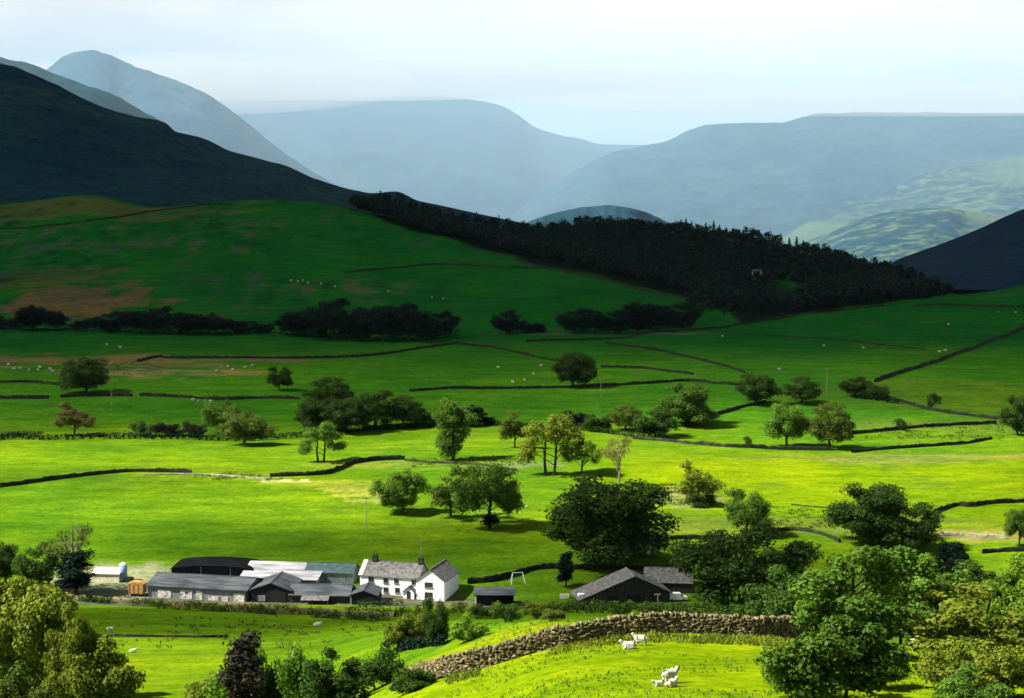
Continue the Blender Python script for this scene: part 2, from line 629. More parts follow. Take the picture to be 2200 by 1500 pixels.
def field_colour():
    d = GY / S
    x, y = GX, GY
    wob = fbm(x / 120, y / 120, 33, 4)
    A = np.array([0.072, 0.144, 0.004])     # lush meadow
    B = np.array([0.034, 0.122, 0.005])      # pasture, darkened in its colour to deepen the cloud shade
    C = np.array([0.007, 0.086, 0.009])      # rough hill grass, cloud shade put into its darker, less red colour
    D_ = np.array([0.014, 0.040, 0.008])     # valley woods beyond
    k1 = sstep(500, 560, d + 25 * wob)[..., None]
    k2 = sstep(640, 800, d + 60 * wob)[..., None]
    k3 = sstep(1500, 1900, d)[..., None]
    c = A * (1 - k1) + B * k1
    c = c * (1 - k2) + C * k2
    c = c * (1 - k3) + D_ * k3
    # whole fields that are mown or drier (their own grass colour)

    def blob(px, py, rx, ry, col, a=1.0, ragged=0.6, d0=None):
        nonlocal c
        p = at_d(px, d0) if d0 else gp(px, py)
        q = np.sqrt(((x - p[0]) / rx) ** 2 + ((y - p[1]) / ry) ** 2) + ragged * fbm(x / (0.35 * rx) + px, y / (0.35 * ry) + py, 5, 5)
        w = ((1 - sstep(0.75, 1.1, q)) * a)[..., None]
        c = c * (1 - w) + np.array(col) * w
    blob(1850, 1040, 100, 70, (0.104, 0.172, 0.002), 0.95, 0.25)
    blob(2120, 1120, 42, 22, (0.122, 0.180, 0.002), 0.95, 0.2)
    blob(1300, 1440, 40, 30, (0.102, 0.172, 0.002), 0.95, 0.2)
    blob(1950, 1440, 20, 30, (0.102, 0.172, 0.002), 0.9, 0.2)
    blob(1130, 1370, 14, 30, (0.108, 0.158, 0.003), 0.9, 0.3)
    blob(350, 1470, 30, 40, (0.098, 0.155, 0.003), 0.7, 0.4)
    blob(100, 985, 120, 20, (0.090, 0.165, 0.003), 0.6, 0.4)
    blob(165, 650, 50, 70, (0.100, 0.072, 0.032), 0.9, 1.0)
    blob(330, 690, 50, 30, (0.055, 0.065, 0.020), 0.6, 1.2)
    blob(60, 600, 70, 60, (0.060, 0.065, 0.020), 0.7, 0.9)
    blob(200, 775, 70, 26, (0.135, 0.098, 0.042), 0.85, 1.4)
    blob(320, 800, 45, 16, (0.190, 0.130, 0.060), 0.85, 1.4)
    blob(200, 440, 130, 90, (0.062, 0.075, 0.020), 0.85, 0.8)
    blob(1280, 715, 70, 10, (0.085, 0.085, 0.060), 0.7, 0.4)
    blob(2000, 915, 55, 25, (0.065, 0.120, 0.012), 0.6, 0.6)
    blob(2080, 845, 90, 50, (0.052, 0.110, 0.006), 0.8, 0.5)
    blob(2000, 985, 55, 12, (0.135, 0.145, 0.022), 0.8, 0.5)
    blob(622, 1035, 9, 4.0, (0.42, 0.36, 0.16), 0.85, 0.8)
    blob(700, 1042, 22, 8, (0.17, 0.20, 0.02), 0.6, 1.0)
    blob(745, 1052, 9, 4, (0.24, 0.24, 0.04), 0.7, 0.9)
    blob(775, 1062, 9, 4, (0.26, 0.25, 0.04), 0.7, 0.9)
    blob(805, 1074, 9, 4, (0.28, 0.26, 0.06), 0.7, 0.9)
    blob(480, 1024, 22, 6, (0.17, 0.21, 0.02), 0.6, 1.2)
    blob(900, 998, 40, 10, (0.14, 0.16, 0.02), 0.6, 0.7)
    blob(1120, 1000, 20, 8, (0.16, 0.17, 0.05), 0.7, 0.9)
    blob(1440, 1070, 16, 18, (0.14, 0.15, 0.05), 0.7, 0.8)
    blob(1700, 1130, 60, 16, (0.088, 0.120, 0.012), 0.8, 0.7)
    blob(2100, 1150, 40, 6, (0.17, 0.15, 0.045), 0.8, 0.8)
    # rough hill pasture: stone and bracken flecks, rushy damp patches
    hillside = sstep(840, 960, d) * (1 - sstep(1450, 1500, d))
    fl = fbm(x / 13, y / 30, 91, 5)
    big = sstep(-0.25, 0.35, fbm(x / 130, y / 150, 93, 3) + 0.35 * sstep(0.02, -0.20, x / y) - 0.15)
    w = (sstep(0.12, 0.45, fl) * big * hillside * 0.75)[..., None]
    c = c * (1 - w) + np.array([0.050, 0.066, 0.036]) * w
    w = (sstep(0.12, 0.45, -fl) * big * hillside * 0.7)[..., None]
    c = c * (1 - w) + np.array([0.006, 0.034, 0.012]) * w
    low = sstep(330, 420, d) * (1 - hillside)
    w = (sstep(0.30, 0.62, fbm(x / 16, y / 22, 95, 5) + 0.25 * fbm(x / 90, y / 80, 97, 2)) * low * 0.45)[..., None]
    c = c * (1 - w) + np.array([0.050, 0.092, 0.012]) * w
    # worn yard round the farm buildings
    blob(600, 1290, 62, 9, (0.085, 0.080, 0.055), 0.9, 0.4)
    blob(250, 1250, 20, 14, (0.26, 0.22, 0.13), 0.7, 0.5)
    blob(1330, 1295, 40, 10, (0.050, 0.046, 0.032), 0.9, 0.4, 310)
    # near-black ground colour under the ridge forest
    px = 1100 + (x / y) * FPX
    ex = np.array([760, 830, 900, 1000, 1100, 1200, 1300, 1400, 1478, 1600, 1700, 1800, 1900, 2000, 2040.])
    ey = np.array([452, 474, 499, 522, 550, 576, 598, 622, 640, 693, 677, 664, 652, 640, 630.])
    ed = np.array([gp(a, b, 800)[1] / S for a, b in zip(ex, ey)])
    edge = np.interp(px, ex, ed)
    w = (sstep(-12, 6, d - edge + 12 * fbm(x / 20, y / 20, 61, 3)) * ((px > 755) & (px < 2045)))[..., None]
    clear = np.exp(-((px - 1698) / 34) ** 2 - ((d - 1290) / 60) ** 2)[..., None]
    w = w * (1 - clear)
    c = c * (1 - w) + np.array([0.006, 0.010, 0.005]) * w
    return c


gv = np.stack([GX, GY, GZ], -1).reshape(-1, 3)
nu, nd = GX.shape
idx = np.arange(nu * nd).reshape(nu, nd)
gf = np.stack([idx[:-1, :-1], idx[1:, :-1], idx[1:, 1:], idx[:-1, 1:]], -1).reshape(-1, 4)
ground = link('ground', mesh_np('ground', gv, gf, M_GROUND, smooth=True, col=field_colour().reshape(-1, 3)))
tag(ground, 'green valley floor and slopes divided into fields', None, None, 'structure')


# ------------------------------------------------------------------ hills
def hill(name, label, ridge, d_ridge, d_base, z_base, mat, seed, prof=1.25, amp=1.0, cell=300.0, nx=300, nt=110, back=0.5, wood=None, rough=1.0):
    pxs = np.linspace(ridge[0][0], ridge[-1][0], nx)
    pys = pchip([p for p, _ in ridge], [q for _, q in ridge], pxs)
    us = np.array([pix(a, b)[0] for a, b in zip(pxs, pys)])
    ss = np.array([pix(a, b)[1] for a, b in zip(pxs, pys)])
    f = (pxs - pxs[0]) / (pxs[-1] - pxs[0])
    if isinstance(d_ridge, tuple):
        dr = (d_ridge[0] + (d_ridge[1] - d_ridge[0]) * f) * S
    else:
        dr = np.full(nx, d_ridge * S)
    if isinstance(d_base, tuple):
        db = (d_base[0] + (d_base[1] - d_base[0]) * f) * S
    else:
        db = np.full(nx, d_base * S)
    dr = dr * (1 + 0.03 * fbm(f * 6, f * 0, seed + 50, 3))
    zr = HC + ss * dr
    t = np.concatenate([np.linspace(0, 1, nt), 1 + np.linspace(0, 1, nt // 3)[1:] ])
    T, F = np.meshgrid(t, f, indexing='xy')
    Tf = np.clip(T, 0, 1)
    Tb = np.clip(T - 1, 0, 1)
    D = db[:, None] + (dr - db)[:, None] * Tf + (dr - db)[:, None] * back * Tb
    X = us[:, None] * D
    P = Tf ** prof
    P = P * (1 - 0.06 * np.sin(np.pi * Tf) ** 2)
    Zb = z_base * S
    Z = Zb + (zr[:, None] - Zb) * P
    Z = np.where(Tb > 0, Z + (-230 * S - Z) * sstep(0, 1, Tb), Z)
    hgt = np.maximum(zr[:, None] - Zb, 1)
    body = Tf * (1 - Tf) * 4
    n = fbm(X / cell, D / cell, seed, 6, 0.52)
    rid = 1 - np.abs(fbm(X / (cell * 0.7) + 5, D / (cell * 2.2), seed + 7, 5)) * 2.2
    Z += hgt * amp * (0.10 * n * (0.25 + body) + 0.05 * (rid - 0.5) * body)
    Z += rough * 0.012 * hgt * fbm(X / (cell * 0.12), D / (cell * 0.12), seed + 3, 4) * (0.3 + 0.7 * Tf)
    v = np.stack([X, D, Z], -1).reshape(-1, 3)
    a, b = X.shape
    ix = np.arange(a * b).reshape(a, b)
    fc = np.stack([ix[:-1, :-1], ix[1:, :-1], ix[1:, 1:], ix[:-1, 1:]], -1).reshape(-1, 4)
    col = None
    if wood is not None:
        w = np.zeros(X.shape)
        for (px, d, rx, ry) in wood:
            u0 = pix(px, 400)[0]
            q = np.sqrt(((X - u0 * d * S) / rx) ** 2 + ((D - d * S) / ry) ** 2)
            w = np.maximum(w, 1 - sstep(0.6, 1.1, q + 0.35 * fbm(X / 250, D / 250, 88, 4)))
        col = np.repeat(w.reshape(-1, 1), 3, 1)
    o = link(name, mesh_np(name, v, fc, mat, smooth=True, col=col))
    tag(o, label, None, None, 'structure')
    return o


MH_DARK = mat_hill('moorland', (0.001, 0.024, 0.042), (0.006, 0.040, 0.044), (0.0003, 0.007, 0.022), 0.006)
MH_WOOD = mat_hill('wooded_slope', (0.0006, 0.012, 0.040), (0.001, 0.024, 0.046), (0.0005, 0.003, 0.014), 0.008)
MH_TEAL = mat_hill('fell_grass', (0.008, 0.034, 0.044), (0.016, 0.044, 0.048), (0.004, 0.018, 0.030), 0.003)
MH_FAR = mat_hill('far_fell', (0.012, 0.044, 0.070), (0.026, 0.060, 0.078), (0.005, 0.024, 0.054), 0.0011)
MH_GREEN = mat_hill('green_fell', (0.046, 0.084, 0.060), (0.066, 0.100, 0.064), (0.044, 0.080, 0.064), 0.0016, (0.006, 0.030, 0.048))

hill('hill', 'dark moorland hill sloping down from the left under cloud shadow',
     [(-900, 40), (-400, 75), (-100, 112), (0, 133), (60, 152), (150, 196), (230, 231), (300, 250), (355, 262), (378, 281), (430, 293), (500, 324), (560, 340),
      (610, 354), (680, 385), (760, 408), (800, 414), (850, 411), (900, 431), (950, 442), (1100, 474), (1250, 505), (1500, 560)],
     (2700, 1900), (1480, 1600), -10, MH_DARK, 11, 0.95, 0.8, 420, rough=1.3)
hill('hill', 'dark blue wooded hill at the right edge',
     [(1820, 640), (1880, 600), (1925, 560), (1960, 546), (2030, 521), (2100, 493), (2150, 470), (2200, 448), (2400, 380), (2700, 310), (3100, 290)],
     2300, 1620, -40, MH_WOOD, 23, 0.95, 0.6, 300, rough=1.5)
hill('hill', 'teal ridge just behind the dark left hill',
     [(-900, 60), (-300, 95), (0, 122), (60, 135), (120, 160), (180, 182), (250, 208), (300, 236), (350, 264), (400, 300), (500, 360), (600, 400), (800, 480)],
     4200, 2900, -120, MH_TEAL, 31, 1.0, 0.6, 500)
hill('hill', 'small rounded hazy knoll behind the forest',
     [(1060, 520), (1110, 490), (1150, 471), (1200, 456), (1250, 446), (1300, 442), (1350, 446), (1400, 461), (1450, 487), (1510, 530)],
     3500, 2700, -160, MH_FAR, 37, 0.9, 0.4, 250, nx=160, nt=60)
hill('hill', 'near spur on the right patched with dark woods',
     [(1560, 600), (1640, 560), (1720, 526), (1800, 492), (1880, 462), (1950, 449), (2030, 447), (2080, 454), (2130, 462), (2250, 472), (2500, 470)],
     4600, 3300, -200, MH_GREEN, 41, 1.0, 0.7, 420, wood=[(1950, 4300, 420, 900), (2080, 4000, 420, 900), (1850, 3900, 300, 700)], rough=2.0)
hill('hill', 'sunlit pale green spur below the right ridge',
     [(1380, 560), (1480, 516), (1600, 482), (1680, 452), (1750, 417), (1830, 395), (1900, 382), (2000, 368), (2080, 353), (2150, 341), (2200, 333), (2400, 304), (2800, 290)],
     6400, 4600, -200, MH_GREEN, 43, 1.0, 0.8, 600, wood=[(1900, 6000, 600, 900), (2150, 5600, 500, 700)], rough=1.6)
hill('hill', 'misty rounded peak at upper left',
     [(-400, 260), (60, 180), (100, 152), (140, 122), (170, 111), (200, 107), (225, 112), (260, 130), (330, 155), (400, 182), (440, 200), (480, 226), (540, 272), (620, 335),
      (720, 397), (800, 436), (1000, 520)],
     6600, 4500, -200, MH_FAR, 47, 1.0, 0.7, 700)
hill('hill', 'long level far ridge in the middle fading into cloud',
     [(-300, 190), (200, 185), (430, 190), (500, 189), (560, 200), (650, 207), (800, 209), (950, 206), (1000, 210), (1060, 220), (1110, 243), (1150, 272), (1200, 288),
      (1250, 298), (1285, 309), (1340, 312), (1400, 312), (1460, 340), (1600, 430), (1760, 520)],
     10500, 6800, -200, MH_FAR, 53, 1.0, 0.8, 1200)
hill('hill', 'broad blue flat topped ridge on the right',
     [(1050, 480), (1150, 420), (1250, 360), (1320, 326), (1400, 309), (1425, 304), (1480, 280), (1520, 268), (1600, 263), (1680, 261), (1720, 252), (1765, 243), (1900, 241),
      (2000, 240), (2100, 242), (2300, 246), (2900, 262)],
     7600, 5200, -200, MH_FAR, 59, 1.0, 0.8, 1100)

# ------------------------------------------------------------------ trees
def leaf_cloud(r, cen, rad, n_per, size, flat=0.8, down=0.0):
    """leaf sprays over the skin and through the body of every clump"""
    cen = np.asarray(cen, float)
    rad = np.asarray(rad, float)
    cnt = np.maximum(6, (n_per * (rad / rad.mean()) ** 2).astype(int))
    k = np.repeat(np.arange(len(cen)), cnt)
    n = len(k)
    d = r.normal(size=(n, 3))
    d[:, 2] += 0.25
    d /= np.linalg.norm(d, axis=1)[:, None]
    rr = r.uniform(0.30, 1.12, n) ** 0.7
    p = cen[k] + d * (rad[k] * rr)[:, None] * np.array([1, 1, flat])
    p += r.normal(size=(n, 3)) * size * 0.5
    nn = d * 1.15 + r.normal(size=(n, 3)) * 0.55 + np.array([0, 0, 0.30 - down])
    nn /= np.linalg.norm(nn, axis=1)[:, None]
    t = np.cross(nn, r.normal(size=(n, 3)))
    t /= np.linalg.norm(t, axis=1)[:, None] + 1e-9
    b = np.cross(nn, t)
    sz = size * r.uniform(0.6, 1.35, n)
    a = t * (sz * 0.62)[:, None]
    c = b * (sz * r.uniform(0.32, 0.5, n))[:, None]
    fold = nn * (sz * 0.12)[:, None]
    v = np.stack([p - a, p - c + fold, p + a, p + c + fold], 1).reshape(-1, 3)
    f = np.arange(4 * n).reshape(n, 4)
    ct = r.uniform(0, 1, len(cen))
    tint = np.clip(0.55 * ct[k] + 0.45 * r.uniform(0, 1, n), 0, 1)
    return v, f, tint


# kind: height, width (m), ellipsoids (x, y, z, rx, rz, clumps) in fractions of width and height, leaf size, leaves per clump, clump radius, trunk radius, trunk top, limbs
KINDS = {
    'oak':     dict(h=14, w=14, e=[(0, 0, .56, .48, .42, 84), (-.18, .1, .42, .34, .30, 26), (.2, -.1, .38, .32, .30, 26)], leaf=.36, n=150, cr=.105, tr=.38, tt=.55, limbs=9),
    'round':   dict(h=13, w=13, e=[(0, 0, .53, .49, .46, 120), (.04, 0, .28, .42, .25, 44)], leaf=.36, n=150, cr=.10, tr=.4, tt=.5, limbs=7),
    'spread':  dict(h=14, w=17, e=[(0, 0, .64, .48, .32, 110), (-.26, 0, .46, .24, .24, 28), (.28, .05, .42, .22, .24, 28)], leaf=.36, n=120, cr=.08, tr=.42, tt=.55, limbs=10),
    'open':    dict(h=15, w=11, e=[(0, 0, .58, .46, .38, 60), (-.2, 0, .34, .28, .22, 20), (.2, .1, .36, .28, .22, 20)], leaf=.36, n=90, cr=.095, tr=.26, tt=.7, limbs=12),
    'twin':    dict(h=16, w=14, e=[(-.12, 0, .68, .38, .28, 40), (.16, .1, .66, .36, .29, 40), (-.3, 0, .34, .18, .25, 18), (.3, 0, .34, .19, .25, 16)], leaf=.36, n=115, cr=.085, tr=.32, tt=.62, limbs=10, twin=.16),
    'sparse':  dict(h=15, w=10, e=[(0, 0, .62, .46, .36, 44)], leaf=.30, n=50, cr=.11, tr=.24, tt=.8, limbs=30),
    'ivied':   dict(h=17, w=11, e=[(.04, 0, .76, .50, .24, 60), (-.06, 0, .48, .36, .30, 44), (-.04, 0, .22, .34, .24, 36)], leaf=.36, n=130, cr=.11, tr=.4, tt=.8, limbs=5),
    'spire':   dict(h=12, w=5, e=[(0, 0, .36, .44, .38, 44), (0, 0, .72, .26, .26, 18)], leaf=.34, n=90, cr=.16, tr=.2, tt=.8, limbs=2),
    'scrub':   dict(h=7, w=9, e=[(-.12, 0, .44, .38, .44, 34), (.2, .05, .36, .32, .36, 26)], leaf=.32, n=110, cr=.12, tr=.14, tt=.4, limbs=6),
    'thorn':   dict(h=6, w=7, e=[(0, 0, .52, .46, .42, 30)], leaf=.30, n=80, cr=.13, tr=.14, tt=.5, limbs=8),
    'bigleaf': dict(h=13, w=13, e=[(0, 0, .54, .46, .44, 130), (-.22, -.1, .36, .30, .32, 44), (.2, -.05, .60, .28, .28, 34), (.18, .05, .26, .32, .26, 36)], leaf=.36, n=170, cr=.085, tr=.3, tt=.6, limbs=14),
    'airy':    dict(h=13, w=12, e=[(0, 0, .60, .48, .40, 84), (-.2, -.1, .34, .30, .28, 30), (.2, .05, .28, .32, .24, 30)], leaf=.40, n=120, cr=.075, tr=.26, tt=.75, limbs=26),
    'sapling': dict(h=6, w=8, e=[(-.05, 0, .72, .38, .26, 46), (-.28, 0, .42, .22, .30, 30), (.26, 0, .40, .24, .30, 26), (0, .1, .26, .36, .24, 26)], leaf=.26, n=95, cr=.075, tr=.11, tt=.75, limbs=18, twin=.12),
    'bushy':   dict(h=5, w=8, e=[(0, 0, .48, .46, .46, 80), (.25, 0, .34, .26, .32, 24), (-.25, 0, .34, .26, .30, 24)], leaf=.24, n=130, cr=.085, tr=.10, tt=.4, limbs=8),
}
_cache = {}


def tree_mesh(kind, var):
    key = (kind, var)
    if key in _cache:
        return _cache[key]
    K = KINDS[kind]
    r = np.random.default_rng(abs(hash_s(kind)) % 9973 + var * 131)
    H, Wd = K['h'], K['w']
    cen, rad = [], []
    for (ex, ey, ez, rx, rz, n) in K['e']:
        ph = r.uniform(0, 6.28, 4)
        for _ in range(int(n * .95)):
            d = r.normal(size=3)
            d /= np.linalg.norm(d)
            if d[2] < -0.2:
                d[2] *= 0.75
            az = math.atan2(d[1], d[0])
            lob = 1 + 0.20 * math.sin(3 * az + ph[0] + 2 * d[2]) + 0.17 * math.sin(5 * az + ph[1] + 4 * d[2]) + 0.16 * math.sin(5 * d[2] + ph[2] + 2 * az)
            q = r.uniform(0.30, 1.0) ** 0.45 * lob
            c = K['cr'] * Wd * r.choice([.5, .7, .95, 1.25, 1.45], p=[.2, .25, .25, .2, .1])
            q = min(1.08, max(0.1, q - 0.55 * K['cr'] / rx))
            cen.append(((ex + d[0] * rx * q) * Wd, (ey + d[1] * rx * q) * Wd, max(0.05 * H, (ez + d[2] * rz * q) * H)))
            rad.append(c)
    cen = np.array(cen)
    rad = np.array(rad)
    # every spray must touch the rest of the crown
    dist = np.linalg.norm(cen[:, None] - cen[None], axis=2)
    near = (dist < 0.8 * (rad[:, None] + rad[None])).sum(1) - 1
    ok = near >= 2
    cen, rad = cen[ok], rad[ok]
    v, f, tint = leaf_cloud(r, cen, rad, K['n'], K['leaf'])
    crown = mesh_np('crown', v, f, None, tint)
    crown.materials.append(LEAF['mid'])
    # trunk and limbs
    tv, tf, off = [], [], 0

    def tube(path, rd, sd):
        nonlocal off
        a, b = tube_np(path, rd, sd)
        tv.append(a)
        tf.append(b + off)
        off += len(a)
    tops = []
    offs = [-K['twin'], K['twin'] * .9] if 'twin' in K else [0]
    for o in offs:
        x = o * Wd * 0.5
        p = [(x * .75, 0, -0.4), (x * .8, 0, .03 * H), (x, .02 * Wd, K['tt'] * H * .35), (x + r.normal() * .02 * Wd, 0, K['tt'] * H * .7), (x + r.normal() * .05 * Wd, r.normal() * .04 * Wd, K['tt'] * H * 1.1)]
        tube(p, np.array([1.45, 1.0, .8, .55, .15]) * K['tr'], 9)
        tops.append(np.array(p))
    pick = r.permutation(len(cen))[:K['limbs']]
    for i in pick:
        P = tops[int(r.integers(len(tops)))]
        tt = r.uniform(.25, .85)
        k = tt * (len(P) - 2) + 1
        a = P[int(k)] * (1 - k % 1) + P[min(int(k) + 1, len(P) - 1)] * (k % 1)
        b = cen[i]
        if b[2] < a[2] - 0.5:
            a = P[1] + (P[2] - P[1]) * .6
        mid = a * .5 + b * .5 + np.array([r.normal() * .03 * Wd, r.normal() * .03 * Wd, .05 * H])
        tube([a, mid, b], np.array([.36, .22, .05]) * K['tr'], 5)
        for _ in range(3 if kind == 'sparse' else 1):
            e = b + r.normal(size=3) * np.array([.10 * Wd, .10 * Wd, .07 * H]) + np.array([0, 0, .03 * H])
            tube([mid, (mid + e) / 2 + r.normal(size=3) * .15, e], np.array([.16, .09, .03]) * K['tr'], 4)
    trunk = mesh_np('trunk', np.concatenate(tv), np.concatenate(tf), M_BARK, smooth=True)
    _cache[key] = (crown, trunk)
    return _cache[key]


def hash_s(s):
    h = 7
    for c in s:
        h = (h * 31 + ord(c)) & 0xffffff
    return h


_tr = random.Random(4)


def tree_at(p, h, w, kind, leaf, label, name=None, group=None, cat='tree', bark=None, var=None, rz=None):
    K = KINDS[kind]
    cr, tk = tree_mesh(kind, var if var is not None else _tr.randrange(4))
    nm = name or ('bush' if kind in ('scrub', 'bushy', 'thorn') else 'tree')
    r = empty(nm, p, _tr.uniform(-.6, .6) if rz is None else rz)
    r.scale = (w / K['w'], w / K['w'], h / K['h'])
    tag(r, label, 'bush' if nm == 'bush' else cat, group)
    c = link('crown', cr, r)
    c.material_slots[0].link = 'OBJECT'
    c.material_slots[0].material = LEAF[leaf]
    k = link('trunk', tk, r)
    if bark:
        k.material_slots[0].link = 'OBJECT'
        k.material_slots[0].material = bark
    return r


def tree(px, base, top, width, kind, leaf, label, d=None, **kw):
    p = at_d(px, d) if d else gp(px, base)
    y = p[1]
    if d:
        # the tree stands at distance d; its foot may be out of sight
        zt = HC + pix(px, top)[1] * y
        h = zt - p[2]
    else:
        h = (base - top) / FPX * y * 1.01
    w = width / FPX * y
    return tree_at(p, h, w, kind, leaf, label, **kw)


G1 = 'dark trees along the foot of the green hill'
for (px, b, tp, w, kd, lb) in [
    (8, 704, 674, 46, 'scrub', 'small dark tree at the left end of the shaded tree row, below the brown bracken'),
    (70, 706, 654, 62, 'round', 'tall dark tree below the bracken slope, leftmost big one of the shaded row'),
    (116, 707, 662, 52, 'oak', 'dark tree right beside the tall leftmost one of the shaded row'),
    (176, 707, 678, 40, 'scrub', 'low dark bush standing alone in the shaded row under the bracken patch'),
    (238, 712, 668, 62, 'round', 'first dark tree of the long hedge-like row right of the bracken patch'),
    (292, 714, 660, 74, 'oak', 'tallest dark tree of the long hedge-like row right of the bracken'),
    (345, 715, 656, 72, 'round', 'dark round tree next to the tallest in the long row right of the bracken'),
    (398, 716, 668, 64, 'round', 'dark middle tree of the long hedge-like row at the hill foot'),
    (450, 716, 672, 64, 'oak', 'dark tree right of the middle of the long hedge-like row'),
    (505, 715, 680, 62, 'scrub', 'low dark tree near the right end of the long hedge-like row'),
    (558, 713, 688, 52, 'scrub', 'lowest dark bush at the right end of the long hedge-like row'),
    (628, 717, 666, 66, 'round', 'dark tree at the left end of the big dark clump below the hill'),
    (668, 721, 664, 60, 'oak', 'dark tree tucked left of the tall dome in the big dark clump'),
    (716, 727, 638, 96, 'round', 'tall domed dark tree, highest of the big clump below the hill'),
    (772, 729, 668, 70, 'round', 'lower dark tree between the two broad domes of the big clump'),
    (822, 729, 650, 92, 'round', 'broad dark tree right of the gap in the big clump'),
    (878, 729, 652, 88, 'oak', 'broad dark tree at the right shoulder of the big clump'),
    (912, 726, 676, 56, 'scrub', 'low dark bush against the right side of the big clump'),
    (948, 721, 666, 62, 'round', 'separate dark tree at the right end of the big clump'),
    (1088, 715, 665, 52, 'round', 'lone dark round tree on the slope between the clump and the forest'),
    (1136, 713, 684, 54, 'scrub', 'low dark bush just right of the lone round tree'),
    (1236, 713, 662, 62, 'round', 'dark tree at the left tip of the forest edge, above the grey track'),
    (1278, 713, 668, 62, 'oak', 'second dark tree from the left tip of the forest edge'),
    (1322, 713, 664, 62, 'round', 'third dark tree from the left tip of the forest edge'),
    (1372, 710, 648, 76, 'round', 'tall dark tree standing above the forest edge row over the grey track'),
    (1420, 708, 656, 66, 'oak', 'dark tree where the edge row runs into the forest'),
    (1466, 704, 646, 70, 'round', 'dark tree at the lower left corner of the forest'),
]:
    tree(px, b + 3, tp, w * 1.3, kd, 'conifer', lb, group=G1)

